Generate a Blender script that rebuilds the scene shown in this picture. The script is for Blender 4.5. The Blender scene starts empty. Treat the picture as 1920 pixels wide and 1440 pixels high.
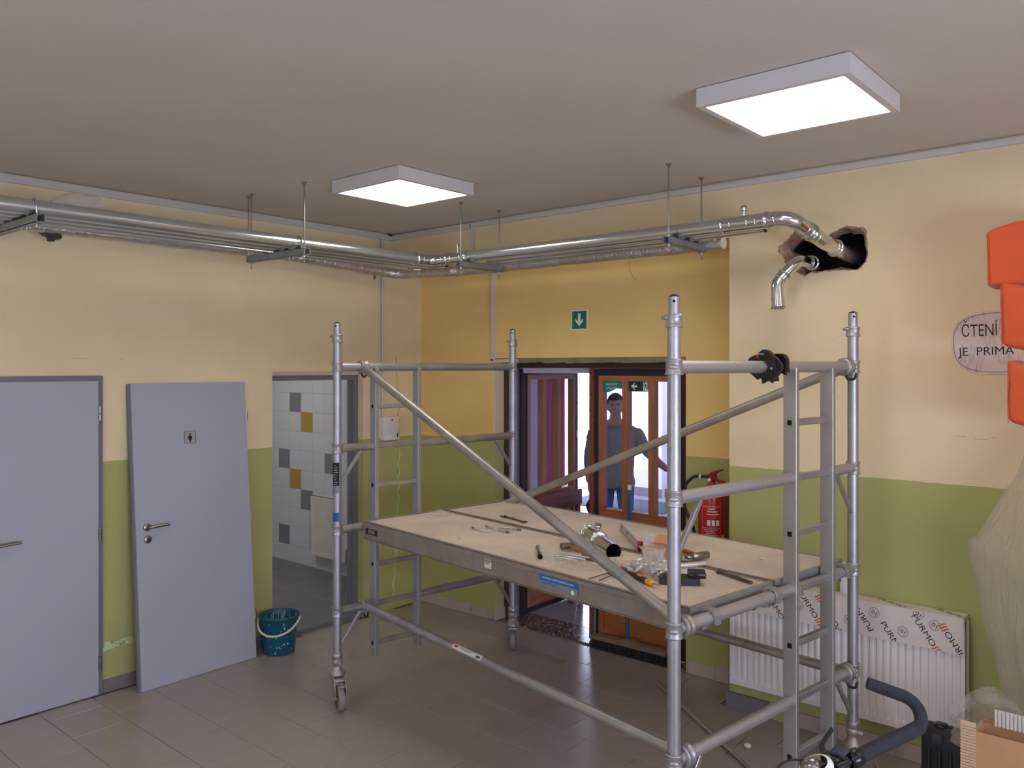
import bpy, bmesh, math, random
from mathutils import Vector, Matrix, noise
from mathutils.geometry import tessellate_polygon
random.seed(11)
SC = bpy.context.scene
COL = SC.collection
PI = math.pi
R = math.radians

# ---------------------------------------------------------------- camera, sky, exposure
cam = bpy.data.cameras.new('camera')
cam_o = bpy.data.objects.new('camera', cam); COL.objects.link(cam_o)
cam.sensor_width = 36.0
cam.lens = 1538.0/1920*36
cam.shift_y = -32.0/1920
cam.clip_start = 0.02
cam_o.location = (0, 0, 2.05)
cam_o.rotation_euler = (PI/2, 0, R(40.86))
SC.camera = cam_o

wld = bpy.data.worlds.new('sky'); SC.world = wld
wld.use_nodes = True
wbg = wld.node_tree.nodes['Background']
wbg.inputs[0].default_value = (0.71, 0.77, 1.0, 1)
wbg.inputs[1].default_value = 22.0

vs = SC.view_settings
vs.view_transform = 'Standard'
vs.look = 'None'
vs.exposure = -0.33
vs.gamma = 1.0
vs.use_curve_mapping = False

def portal(name, loc, rot, sx, sy):
    l = bpy.data.lights.new(name, 'AREA')
    l.shape = 'RECTANGLE'; l.size = sx; l.size_y = sy
    o = bpy.data.objects.new(name, l); COL.objects.link(o)
    o.location = loc; o.rotation_euler = rot
    l.cycles.is_portal = True
    return o
# daylight comes in through the windows behind the camera and through the glazed foyer end and its added rooflight
portal('window_daylight', (-1.6, -2.72, 1.55), (R(90), 0, 0), 1.0, 1.1)
portal('window_daylight', (2.62, 0.5, 1.5), (R(90), 0, R(90)), 4.0, 1.0)
portal('foyer_daylight', (-9.45, 11.42, 1.35), (R(-90), 0, 0), 3.0, 2.7)
portal('foyer_daylight', (-6.8, 10.13, 2.84), (0, 0, 0), 6.0, .82)

PANEL_E = 12.0      # ceiling lamp diffusers

# ---------------------------------------------------------------- materials
def lin(c):
    def f(v):
        v /= 255.0
        return v/12.92 if v <= 0.04045 else ((v+0.055)/1.055)**2.4
    return tuple(f(v) for v in c) + (1.0,)

MATS = {}
def mat(name, col, rough=0.6, metal=0.0, var=0.0, vscale=6.0, col2=None, bump=0.0, bscale=60.0,
        emit=None, estr=0.0, alpha=1.0, spec=0.5, stretch=None, coat=0.0, sheen=0.0):
    m = bpy.data.materials.new(name); m.use_nodes = True
    nt = m.node_tree; n = nt.nodes; L = nt.links
    b = n['Principled BSDF']
    c = lin(col)
    b.inputs['Base Color'].default_value = c
    b.inputs['Roughness'].default_value = rough
    b.inputs['Metallic'].default_value = metal
    b.inputs['Specular IOR Level'].default_value = spec
    b.inputs['Alpha'].default_value = alpha
    b.inputs['Coat Weight'].default_value = coat
    b.inputs['Sheen Weight'].default_value = sheen
    if emit:
        b.inputs['Emission Color'].default_value = lin(emit)
        b.inputs['Emission Strength'].default_value = estr
    tc = None
    def coords(scale):
        nonlocal tc
        if tc is None:
            tc = n.new('ShaderNodeTexCoord')
        mp = n.new('ShaderNodeMapping')
        L.new(tc.outputs['Object'], mp.inputs[0])
        mp.inputs['Scale'].default_value = stretch if stretch else (1, 1, 1)
        return mp.outputs[0]
    if var or col2:
        nz = n.new('ShaderNodeTexNoise'); nz.inputs['Scale'].default_value = vscale
        nz.inputs['Detail'].default_value = 6; nz.inputs['Roughness'].default_value = 0.6
        L.new(coords(vscale), nz.inputs['Vector'])
        rp = n.new('ShaderNodeValToRGB')
        rp.color_ramp.elements[0].position = 0.35; rp.color_ramp.elements[1].position = 0.66
        if col2:
            c2 = lin(col2); c1 = c
        else:
            c1 = tuple(min(1, x*(1+var)) for x in c[:3])+(1,); c2 = tuple(x*(1-var) for x in c[:3])+(1,)
        rp.color_ramp.elements[0].color = c1; rp.color_ramp.elements[1].color = c2
        L.new(nz.outputs['Fac'], rp.inputs[0]); L.new(rp.outputs[0], b.inputs['Base Color'])
    if bump:
        n2 = n.new('ShaderNodeTexNoise'); n2.inputs['Scale'].default_value = bscale; n2.inputs['Detail'].default_value = 4
        L.new(coords(bscale), n2.inputs['Vector'])
        bp = n.new('ShaderNodeBump'); bp.inputs['Strength'].default_value = bump; bp.inputs['Distance'].default_value = 0.01
        L.new(n2.outputs['Fac'], bp.inputs['Height']); L.new(bp.outputs[0], b.inputs['Normal'])
    MATS[name] = m
    return m

def wall_paint(name, up, low, split=1.455, extra=None):
    """paint with a dado: one colour above, another below, faint roller unevenness and a few scuffs"""
    m = bpy.data.materials.new(name); m.use_nodes = True
    nt = m.node_tree; n = nt.nodes; L = nt.links
    b = n['Principled BSDF']; b.inputs['Roughness'].default_value = 0.62; b.inputs['Specular IOR Level'].default_value = 0.3
    g = n.new('ShaderNodeNewGeometry'); sx = n.new('ShaderNodeSeparateXYZ'); L.new(g.outputs['Position'], sx.inputs[0])
    nz0 = n.new('ShaderNodeTexNoise'); nz0.inputs['Scale'].default_value = 9; L.new(g.outputs['Position'], nz0.inputs['Vector'])
    ma = n.new('ShaderNodeMath'); ma.operation = 'MULTIPLY_ADD'; ma.inputs[1].default_value = 0.006; L.new(nz0.outputs['Fac'], ma.inputs[0]); L.new(sx.outputs['Z'], ma.inputs[2])
    gt = n.new('ShaderNodeMath'); gt.operation = 'GREATER_THAN'; gt.inputs[1].default_value = split+0.003; L.new(ma.outputs[0], gt.inputs[0])
    mx = n.new('ShaderNodeMix'); mx.data_type = 'RGBA'; L.new(gt.outputs[0], mx.inputs['Factor'])
    mx.inputs['A'].default_value = lin(low); mx.inputs['B'].default_value = lin(up)
    nz = n.new('ShaderNodeTexNoise'); nz.inputs['Scale'].default_value = 2.2; nz.inputs['Detail'].default_value = 7; L.new(g.outputs['Position'], nz.inputs['Vector'])
    rp = n.new('ShaderNodeMapRange'); rp.inputs[1].default_value = 0.3; rp.inputs[2].default_value = 0.7; rp.inputs[3].default_value = 0.94; rp.inputs[4].default_value = 1.03
    L.new(nz.outputs['Fac'], rp.inputs[0])
    m2 = n.new('ShaderNodeMix'); m2.data_type = 'RGBA'; m2.blend_type = 'MULTIPLY'; m2.inputs['Factor'].default_value = 1
    L.new(mx.outputs['Result'], m2.inputs['A']); L.new(rp.outputs[0], m2.inputs['B'])
    L.new(m2.outputs['Result'], b.inputs['Base Color'])
    n3 = n.new('ShaderNodeTexNoise'); n3.inputs['Scale'].default_value = 90; n3.inputs['Detail'].default_value = 3; L.new(g.outputs['Position'], n3.inputs['Vector'])
    bp = n.new('ShaderNodeBump'); bp.inputs['Strength'].default_value = 0.16; bp.inputs['Distance'].default_value = 0.01
    L.new(n3.outputs['Fac'], bp.inputs['Height']); L.new(bp.outputs[0], b.inputs['Normal'])
    MATS[name] = m
    return m

def wood(name, c1, c2, axis=2, scale=9.0, rough=0.5, coat=0.0):
    m = bpy.data.materials.new(name); m.use_nodes = True
    nt = m.node_tree; n = nt.nodes; L = nt.links
    b = n['Principled BSDF']; b.inputs['Roughness'].default_value = rough; b.inputs['Coat Weight'].default_value = coat
    tc = n.new('ShaderNodeTexCoord'); mp = n.new('ShaderNodeMapping'); L.new(tc.outputs['Object'], mp.inputs[0])
    s = [scale*6]*3; s[axis] = scale*0.35; mp.inputs['Scale'].default_value = s
    nz = n.new('ShaderNodeTexNoise'); nz.inputs['Scale'].default_value = 1.0; nz.inputs['Detail'].default_value = 5; nz.inputs['Distortion'].default_value = 0.6
    L.new(mp.outputs[0], nz.inputs['Vector'])
    rp = n.new('ShaderNodeValToRGB'); rp.color_ramp.elements[0].position = .3; rp.color_ramp.elements[1].position = .7
    rp.color_ramp.elements[0].color = lin(c1); rp.color_ramp.elements[1].color = lin(c2)
    L.new(nz.outputs['Fac'], rp.inputs[0]); L.new(rp.outputs[0], b.inputs['Base Color'])
    MATS[name] = m
    return m

def glassy(name, tint=(235, 240, 245), refl=0.08, rough=0.02):
    m = bpy.data.materials.new(name); m.use_nodes = True
    nt = m.node_tree; n = nt.nodes; L = nt.links
    n.remove(n['Principled BSDF'])
    out = n['Material Output']
    tr = n.new('ShaderNodeBsdfTransparent'); tr.inputs[0].default_value = lin(tint)
    gl = n.new('ShaderNodeBsdfGlossy'); gl.inputs['Roughness'].default_value = rough; gl.inputs[0].default_value = (1, 1, 1, 1)
    lw = n.new('ShaderNodeLayerWeight'); lw.inputs['Blend'].default_value = 0.5
    pw = n.new('ShaderNodeMath'); pw.operation = 'POWER'; pw.inputs[1].default_value = 5.0; L.new(lw.outputs['Facing'], pw.inputs[0])
    mu = n.new('ShaderNodeMath'); mu.operation = 'MULTIPLY_ADD'; mu.inputs[1].default_value = 0.7; mu.inputs[2].default_value = refl; L.new(pw.outputs[0], mu.inputs[0]); mu.use_clamp = True
    mx = n.new('ShaderNodeMixShader'); L.new(mu.outputs[0], mx.inputs[0]); L.new(tr.outputs[0], mx.inputs[1]); L.new(gl.outputs[0], mx.inputs[2])
    L.new(mx.outputs[0], out.inputs['Surface'])
    MATS[name] = m
    return m

def film(name, col, trans=0.5, rough=0.3):
    """thin polythene: part clear, part milky, with sheen"""
    m = bpy.data.materials.new(name); m.use_nodes = True
    nt = m.node_tree; n = nt.nodes; L = nt.links
    b = n['Principled BSDF']; out = n['Material Output']
    b.inputs['Base Color'].default_value = lin(col); b.inputs['Roughness'].default_value = rough
    tc = n.new('ShaderNodeTexCoord'); mp = n.new('ShaderNodeMapping'); mp.inputs['Scale'].default_value = (14, 14, 4); L.new(tc.outputs['Object'], mp.inputs[0])
    nz = n.new('ShaderNodeTexNoise'); nz.inputs['Scale'].default_value = 1.0; nz.inputs['Detail'].default_value = 6; nz.inputs['Distortion'].default_value = 1.2; L.new(mp.outputs[0], nz.inputs['Vector'])
    bp = n.new('ShaderNodeBump'); bp.inputs['Strength'].default_value = 0.8; bp.inputs['Distance'].default_value = 0.03; L.new(nz.outputs['Fac'], bp.inputs['Height']); L.new(bp.outputs[0], b.inputs['Normal'])
    tl = n.new('ShaderNodeBsdfTranslucent'); tl.inputs[0].default_value = lin(col)
    a1 = n.new('ShaderNodeMixShader'); a1.inputs[0].default_value = 0.35; L.new(b.outputs[0], a1.inputs[1]); L.new(tl.outputs[0], a1.inputs[2])
    tr = n.new('ShaderNodeBsdfTransparent')
    mx = n.new('ShaderNodeMixShader'); mx.inputs[0].default_value = trans
    L.new(a1.outputs[0], mx.inputs[1]); L.new(tr.outputs[0], mx.inputs[2]); L.new(mx.outputs[0], out.inputs['Surface'])
    MATS[name] = m
    return m

def terrazzo(name):
    m = bpy.data.materials.new(name); m.use_nodes = True
    nt = m.node_tree; n = nt.nodes; L = nt.links
    b = n['Principled BSDF']; b.inputs['Roughness'].default_value = 0.25
    tc = n.new('ShaderNodeTexCoord')
    v = n.new('ShaderNodeTexVoronoi'); v.inputs['Scale'].default_value = 75; L.new(tc.outputs['Object'], v.inputs['Vector'])
    rp = n.new('ShaderNodeValToRGB'); rp.color_ramp.interpolation = 'CONSTANT'
    rp.color_ramp.elements[0].color = lin((58, 48, 46)); rp.color_ramp.elements[1].position = 0.55; rp.color_ramp.elements[1].color = lin((112, 102, 94))
    e = rp.color_ramp.elements.new(0.3); e.color = lin((84, 66, 60)); e = rp.color_ramp.elements.new(.8); e.color = lin((168, 158, 146))
    L.new(v.outputs['Color'], rp.inputs[0]); L.new(rp.outputs[0], b.inputs['Base Color'])
    MATS[name] = m
    return m

def newsprint(name):
    m = bpy.data.materials.new(name); m.use_nodes = True
    nt = m.node_tree; n = nt.nodes; L = nt.links
    b = n['Principled BSDF']; b.inputs['Roughness'].default_value = 0.85
    tc = n.new('ShaderNodeTexCoord')
    mp = n.new('ShaderNodeMapping'); mp.inputs['Scale'].default_value = (260, 1, 18); L.new(tc.outputs['Object'], mp.inputs[0])
    nz = n.new('ShaderNodeTexNoise'); nz.inputs['Scale'].default_value = 1.0; nz.inputs['Detail'].default_value = 2; L.new(mp.outputs[0], nz.inputs['Vector'])
    mp2 = n.new('ShaderNodeMapping'); mp2.inputs['Scale'].default_value = (22, 1, 9); L.new(tc.outputs['Object'], mp2.inputs[0])
    n2 = n.new('ShaderNodeTexNoise'); n2.inputs['Scale'].default_value = 1.0; n2.inputs['Detail'].default_value = 0; L.new(mp2.outputs[0], n2.inputs['Vector'])
    g2 = n.new('ShaderNodeMath'); g2.operation = 'GREATER_THAN'; g2.inputs[1].default_value = 0.47; L.new(n2.outputs['Fac'], g2.inputs[0])
    g1 = n.new('ShaderNodeMath'); g1.operation = 'GREATER_THAN'; g1.inputs[1].default_value = 0.52; L.new(nz.outputs['Fac'], g1.inputs[0])
    mu = n.new('ShaderNodeMath'); mu.operation = 'MULTIPLY'; L.new(g1.outputs[0], mu.inputs[0]); L.new(g2.outputs[0], mu.inputs[1])
    mx = n.new('ShaderNodeMix'); mx.data_type = 'RGBA'; L.new(mu.outputs[0], mx.inputs['Factor'])
    mx.inputs['A'].default_value = lin((226, 208, 198)); mx.inputs['B'].default_value = lin((200, 184, 175))
    L.new(mx.outputs['Result'], b.inputs['Base Color'])
    MATS[name] = m
    return m

wall_paint('paint_cream', (237, 218, 176), (180, 179, 114))
wall_paint('paint_yellow', (242, 210, 136), (180, 178, 112))
mat('paint_ceiling', (210, 202, 190), 0.8, bump=0.1, bscale=40, var=0.02, vscale=1.5)
mat('plain_cream', (236, 220, 184), 0.7)
mat('white_plain', (232, 230, 232), 0.6)
mat('foyer_white', (230, 227, 240), 0.7)
mat('trunking', (210, 205, 196), 0.45)
mat('tile_floor', (164, 153, 147), 0.25, var=0.03, vscale=3.5, bump=0.02, bscale=30, spec=0.45)
mat('tile_floor_grey', (162, 151, 145), 0.25, var=0.035, vscale=3, bump=0.02, bscale=30, spec=0.45)
mat('grout', (126, 113, 105), 0.9)
mat('grout_light', (176, 168, 164), 0.9)
mat('grout_white', (226, 226, 226), 0.8)
mat('tile_base', (190, 172, 162), 0.3, var=0.05, vscale=8)
mat('tile_base_grey', (124, 118, 122), 0.4, var=0.06, vscale=8)
mat('tile_white', (222, 224, 228), 0.22, var=0.015, vscale=4)
mat('tile_grey', (140, 141, 148), 0.25)
mat('tile_ochre', (196, 158, 74), 0.25)
mat('tile_wc_floor', (118, 118, 126), 0.45, var=0.12, vscale=5)
mat('tile_foyer', (150, 144, 150), 0.2, var=0.05, vscale=3)
mat('door_grey', (172, 175, 188), 0.42, bump=0.03, bscale=200)
mat('door_edge', (118, 117, 128), 0.45)
mat('steel_frame', (118, 116, 124), 0.45)
mat('brushed', (150, 146, 144), 0.28, 1.0)
mat('brass_key', (160, 140, 90), 0.3, 1.0)
mat('black', (40, 40, 44), 0.5)
mat('black_rubber', (34, 34, 38), 0.65)
mat('black_gloss', (22, 22, 26), 0.25)
mat('hole_shade', (14, 12, 12), 0.95)  # near-black standing in for the shade inside holes and pipe mouths
mat('alu', (178, 177, 181), 0.42, 0.8, var=0.12, vscale=7, bump=0.05, bscale=120)
mat('alu_dirty', (172, 166, 160), 0.46, 0.75, var=0.16, vscale=6, bump=0.06, bscale=90)
mat('alu_ribbed', (190, 187, 190), 0.42, 0.8, var=0.10, vscale=9, bump=0.25, bscale=70, stretch=(30, 30, .1))
mat('alu_flat', (176, 175, 174), 0.42, 0.75, var=0.07, vscale=5, bump=0.03, bscale=150)
mat('galv', (210, 216, 218), 0.22, 0.92, var=0.05, vscale=4)
mat('galv_dull', (158, 160, 158), 0.32, 0.95, var=0.08, vscale=10)
mat('galv_shine', (214, 218, 216), 0.16, 1.0, var=0.04, vscale=3)
mat('zinc_dark', (150, 151, 148), 0.5, 0.6, var=0.1, vscale=20)
mat('galv_bright', (214, 216, 216), 0.3, 0.65, var=0.04, vscale=9)
mat('foil', (206, 202, 204), 0.3, 0.9, bump=1.0, bscale=45, var=0.1, vscale=14)
mat('ply', (232, 218, 202), 0.75, col2=(208, 196, 184), vscale=3.2, bump=0.08, bscale=50)
mat('deck_edge', (150, 140, 130), 0.6, 0.3, var=0.12, vscale=8)
mat('wheel_grey', (142, 136, 130), 0.6, var=0.1, vscale=12)
mat('hub_yellow', (176, 150, 70), 0.5)
wood('pine', (176, 112, 70), (146, 86, 50), 2, 9, .45, .2)
wood('pine_h', (176, 112, 70), (146, 86, 50), 0, 9, .45, .2)
wood('pine_hy', (172, 110, 76), (142, 86, 56), 1, 9, .45, .2)
wood('pine_panel', (176, 112, 60), (150, 90, 46), 0, 12, .4, .3)
wood('bench_wood', (138, 82, 58), (104, 58, 42), 1, 9, .5)
wood('hammer_wood', (170, 118, 66), (138, 88, 46), 0, 20, .5)
wood('broom_wood', (142, 116, 88), (112, 90, 70), 0, 14, .8)
mat('dark_frame', (42, 34, 36), 0.55)
mat('brown_frame', (74, 48, 42), 0.6, var=0.15, vscale=12)
mat('plaster_raw', (136, 120, 100), 0.9, var=0.15, vscale=14, bump=0.5, bscale=30)
mat('brick_raw', (190, 158, 136), 0.95, col2=(140, 112, 96), vscale=26, bump=1.0, bscale=45)
glassy('glass', (251, 252, 253), .03, 0.0)
mat('green_sign', (0, 118, 96), 0.4)
mat('teal_sign', (0, 138, 130), 0.4)
mat('dark_green_sign', (20, 56, 50), 0.35)
mat('print_white', (240, 240, 236), 0.5)
mat('print_black', (30, 26, 26), 0.7)
mat('print_grey', (90, 86, 86), 0.7)
mat('print_orange', (216, 92, 50), 0.7)
mat('print_blue', (22, 92, 160), 0.45)
mat('sticker_white', (224, 220, 214), 0.55)
mat('sticker_blue', (30, 104, 178), 0.45)
mat('sticker_grey', (128, 138, 148), 0.45)
mat('print_red', (190, 50, 50), 0.5)
mat('red_paint', (190, 30, 34), 0.3, coat=0.4)
mat('red_dark', (150, 26, 30), 0.35)
mat('yellow_label', (222, 190, 80), 0.5)
mat('radiator_white', (232, 226, 222), 0.4)
mat('carton', (222, 211, 203), 0.75, var=0.05, vscale=9)
mat('carton_inside', (214, 178, 128), 0.8)
mat('carton_brown', (192, 146, 104), 0.8, var=0.06, vscale=10)
newsprint('newsprint')
terrazzo('terrazzo')
mat('orange_fabric', (208, 82, 34), 0.75, bump=0.12, bscale=200, var=0.06, vscale=4, sheen=.2)
film('sheet_film', (228, 216, 202), 0.42, .24)
film('bag_film', (228, 220, 210), 0.62, .18)
film('clear_film', (232, 226, 222), 0.66, .12)
mat('bucket_plastic', (20, 88, 112), 0.4, col2=(24, 92, 116), vscale=3)
mat('splash', (190, 204, 204), 0.7)
mat('handle_white', (226, 220, 208), 0.45)
mat('steel_tool', (150, 146, 140), 0.3, 1.0, var=0.15, vscale=30)
mat('steel_worn', (120, 112, 104), 0.5, 0.7, col2=(90, 76, 66), vscale=30)
mat('cutter_yellow', (236, 160, 40), 0.45)
mat('sign_silver', (178, 176, 180), 0.4, .3)
mat('foam', (232, 216, 198), 0.9)
mat('level_grey', (196, 184, 176), 0.4, .3)
mat('bristle', (38, 38, 40), 0.8)
mat('blue_pole', (34, 84, 140), 0.35)
mat('skin', (200, 150, 128), 0.55, var=0.05, vscale=20)
mat('hair', (46, 36, 32), 0.75, bump=.6, bscale=120)
mat('sweater', (148, 146, 136), 0.9, bump=.25, bscale=120, var=.06, vscale=8)
mat('jeans', (84, 120, 182), 0.85, col2=(62, 92, 146), vscale=12)
mat('eye_white', (220, 214, 208), 0.3)
mat('lips', (150, 92, 80), 0.55)
mat('shoe', (44, 40, 38), 0.6)
mat('mat_dark', (70, 74, 84), 0.95, bump=.6, bscale=150)
mat('red_cloth', (205, 30, 88), 0.85, bump=.1, bscale=30)
mat('bag_blue', (52, 54, 72), 0.8)
mat('pavement', (200, 200, 205), 0.9)
mat('shrub', (92, 126, 84), 0.9)
mat('pvc_white', (236, 236, 242), 0.4)
mat('case_black', (30, 31, 33), 0.5, bump=.15, bscale=150)
mat('grip', (36, 40, 50), 0.6, bump=.7, bscale=260)
mat('bike_red', (176, 36, 44), 0.4)
mat('filler_green', (178, 186, 116), 0.85)
mat('filler_pale', (190, 206, 150), 0.85, var=.08, vscale=20)
mat('scuff', (190, 164, 118), 0.9)
mat('crack_line', (110, 90, 62), 0.95)
mat('lamp_housing', (214, 210, 206), 0.5)
mat('lamp_diffuser', (255, 250, 240), 0.6, emit=(255, 243, 228), estr=PANEL_E)
mat('corrugated', (208, 178, 146), 0.85)

# ---------------------------------------------------------------- mesh helpers
V = Vector
def frame(o, x, y):
    x = V(x).normalized(); y = V(y); z = x.cross(y).normalized(); y = z.cross(x)
    M = Matrix.Identity(4)
    for i in range(3):
        M[i][0], M[i][1], M[i][2], M[i][3] = x[i], y[i], z[i], o[i]
    return M
def axis_frame(o, z):
    z = V(z).normalized(); a = V((0, 0, 1)) if abs(z.z) < .9 else V((1, 0, 0))
    x = a.cross(z).normalized(); y = z.cross(x)
    M = Matrix.Identity(4)
    for i in range(3):
        M[i][0], M[i][1], M[i][2], M[i][3] = x[i], y[i], z[i], o[i]
    return M
def rotz(a): return Matrix.Rotation(a, 4, 'Z')
def tr(*p): return Matrix.Translation(V(p))

def fillet(pts, r, seg=6):
    pts = [V(p) for p in pts]; out = [pts[0]]
    for i in range(1, len(pts)-1):
        p, a, b = pts[i], pts[i-1], pts[i+1]
        u = (a-p); w = (b-p); lu, lw = u.length, w.length; u.normalize(); w.normalize()
        ang = u.angle(w)
        if ang > PI-0.02: out.append(p); continue
        rr = r[i] if isinstance(r, (list, tuple)) else r
        d = min(rr/math.tan(ang/2), lu*.49, lw*.49)
        r2 = d*math.tan(ang/2)
        c = p+(u+w).normalized()*(r2/math.sin(ang/2))
        s = p+u*d-c; e = p+w*d-c
        tot = s.angle(e)
        for k in range(seg+1):
            t = k/seg
            v = (s*math.sin((1-t)*tot)+e*math.sin(t*tot))/math.sin(tot)
            out.append(c+v)
    out.append(pts[-1])
    return out

class MB:
    def __init__(s): s.v = []; s.f = []; s.sm = []; s.mi = []
    def add(s, vs_, fs_, smooth=False, m=0, M=None):
        b = len(s.v)
        for p in vs_:
            p = V(p); s.v.append(M @ p if M is not None else p)
        for f in fs_:
            s.f.append([i+b for i in f]); s.sm.append(smooth); s.mi.append(m)
        return s
    def box(s, x0, x1, y0, y1, z0, z1, M=None, m=0):
        vs_ = [(x, y, z) for x in (x0, x1) for y in (y0, y1) for z in (z0, z1)]
        return s.add(vs_, [(0, 1, 3, 2), (4, 6, 7, 5), (0, 4, 5, 1), (2, 3, 7, 6), (0, 2, 6, 4), (1, 5, 7, 3)], False, m, M)
    def cbox(s, c, d, M=None, m=0):
        return s.box(c[0]-d[0]/2, c[0]+d[0]/2, c[1]-d[1]/2, c[1]+d[1]/2, c[2]-d[2]/2, c[2]+d[2]/2, M, m)
    def rbox(s, c, d, r, seg=2, M=None, m=0, smooth=True):
        bm = bmesh.new(); bmesh.ops.create_cube(bm, size=1)
        for v in bm.verts: v.co = V((v.co.x*d[0]+c[0], v.co.y*d[1]+c[1], v.co.z*d[2]+c[2]))
        bmesh.ops.bevel(bm, geom=list(bm.edges), offset=r, segments=seg, profile=.5, affect='EDGES')
        bm.verts.index_update()
        s.add([v.co.copy() for v in bm.verts], [[v.index for v in f.verts] for f in bm.faces], smooth, m, M); bm.free()
        return s
    def tube(s, pts, r, n=14, caps=True, closed=False, M=None, m=0, smooth=True):
        pts = [V(p) for p in pts]; k = len(pts)
        rs = r if isinstance(r, (list, tuple)) else [r]*k
        tang = []
        for i in range(k):
            if closed: t = pts[(i+1) % k]-pts[i-1]
            elif i == 0: t = pts[1]-pts[0]
            elif i == k-1: t = pts[-1]-pts[-2]
            else: t = (pts[i+1]-pts[i]).normalized()+(pts[i]-pts[i-1]).normalized()
            tang.append(t.normalized())
        a = V((0, 0, 1)) if abs(tang[0].z) < .9 else V((1, 0, 0))
        u = a.cross(tang[0]).normalized()
        vs_ = []
        for i in range(k):
            if i:
                q = tang[i-1].rotation_difference(tang[i]); u = q @ u
                u = (u-tang[i]*u.dot(tang[i])).normalized()
            w = tang[i].cross(u)
            for j in range(n):
                th = 2*PI*j/n
                vs_.append(pts[i]+(u*math.cos(th)+w*math.sin(th))*rs[i])
        fs_ = []
        for i in range(k if closed else k-1):
            i2 = (i+1) % k
            for j in range(n):
                j2 = (j+1) % n
                fs_.append((i*n+j, i*n+j2, i2*n+j2, i2*n+j))
        s.add(vs_, fs_, smooth, m, M)
        if caps and not closed:
            b = [tuple(reversed(range(n))), tuple(range((k-1)*n, k*n))]
            s.add(vs_, b, False, m, M)
        return s
    def cyl(s, p0, p1, r, n=14, **k): return s.tube([p0, p1], r, n, **k)
    def lathe(s, prof, M=None, n=20, smooth=True, m=0, arc=None, cap0=False, cap1=False):
        vs_ = []; fs_ = []
        for (r, h) in prof:
            for j in range(n):
                th = 2*PI*j/n
                vs_.append((r*math.cos(th), r*math.sin(th), h))
        for i in range(len(prof)-1):
            for j in range(n):
                j2 = (j+1) % n
                fs_.append((i*n+j, i*n+j2, (i+1)*n+j2, (i+1)*n+j))
        s.add(vs_, fs_, smooth, m, M)
        if cap0: s.add(vs_, [tuple(reversed(range(n)))], False, m, M)
        if cap1: s.add(vs_, [tuple(range((len(prof)-1)*n, len(prof)*n))], False, m, M)
        return s
    def ring(s, o, ax, R_, r, n=20, k=8, m=0):
        M = axis_frame(o, ax)
        prof = [(R_+r*math.cos(2*PI*i/k), r*math.sin(2*PI*i/k)) for i in range(k+1)]
        return s.lathe(prof, M, n, True, m)
    def prism(s, poly, h, M=None, m=0, smooth=False):
        n = len(poly)
        vs_ = [(p[0], p[1], 0) for p in poly]+[(p[0], p[1], h) for p in poly]
        fs_ = [tuple(reversed(range(n))), tuple(range(n, 2*n))]
        s.add(vs_, fs_, False, m, M)
        s.add(vs_, [(i, (i+1) % n, n+(i+1) % n, n+i) for i in range(n)], smooth, m, M)
        return s
    def ell(s, c, d, M=None, m=0, nu=14, nv=9):
        vs_ = []; fs_ = []
        for i in range(nv+1):
            ph = PI*i/nv
            for j in range(nu):
                th = 2*PI*j/nu
                vs_.append((c[0]+d[0]*math.sin(ph)*math.cos(th), c[1]+d[1]*math.sin(ph)*math.sin(th), c[2]+d[2]*math.cos(ph)))
        for i in range(nv):
            for j in range(nu):
                j2 = (j+1) % nu
                fs_.append((i*nu+j, (i+1)*nu+j, (i+1)*nu+j2, i*nu+j2))
        return s.add(vs_, fs_, True, m, M)
    def mesh(s, name, mats, off=V((0, 0, 0))):
        me = bpy.data.meshes.new(name)
        me.from_pydata([p-off for p in s.v], [], s.f)
        for mm in (mats if isinstance(mats, (list, tuple)) else [mats]):
            me.materials.append(MATS[mm] if isinstance(mm, str) else mm)
        me.polygons.foreach_set('use_smooth', s.sm)
        me.polygons.foreach_set('material_index', s.mi)
        me.update()
        return me
    def build(s, name, mats, parent=None, local=False):
        """verts are world coordinates unless local; a child of an unrotated Empty is shifted to it"""
        if parent is not None:
            off = V((0, 0, 0)) if local else parent_origin(parent)
            o = bpy.data.objects.new(name, s.mesh(name, mats, off)); COL.objects.link(o); o.parent = parent
        else:
            xs = [p.x for p in s.v]; ys = [p.y for p in s.v]; zs = [p.z for p in s.v]
            off = V(((min(xs)+max(xs))/2, (min(ys)+max(ys))/2, min(zs)))
            o = bpy.data.objects.new(name, s.mesh(name, mats, off)); COL.objects.link(o); o.location = off
        return o
def parent_origin(p):
    off = V((0, 0, 0))
    while p is not None:
        off += p.location; p = p.parent
    return off
def tag(o, label=None, cat=None, group=None, kind=None):
    if label: o['label'] = label
    if cat: o['category'] = cat
    if group: o['group'] = group
    if kind: o['kind'] = kind
    return o
def thing(name, label, cat, loc=(0, 0, 0), rz=0.0, group=None):
    o = bpy.data.objects.new(name, None); COL.objects.link(o)
    o.empty_display_size = .1; o.location = loc; o.rotation_euler = (0, 0, rz)
    return tag(o, label, cat, group)
def struct(o): o['kind'] = 'structure'; return o
def share(name, me, loc, parent):
    o = bpy.data.objects.new(name, me); COL.objects.link(o)
    o.parent = parent
    o.location = V(loc)-parent_origin(parent) if parent is not None else V(loc)
    return o
def copy_tree(o, parent=None):
    c = o.copy(); COL.objects.link(c); c.parent = parent
    for ch in list(o.children): copy_tree(ch, c)
    return c

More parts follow.
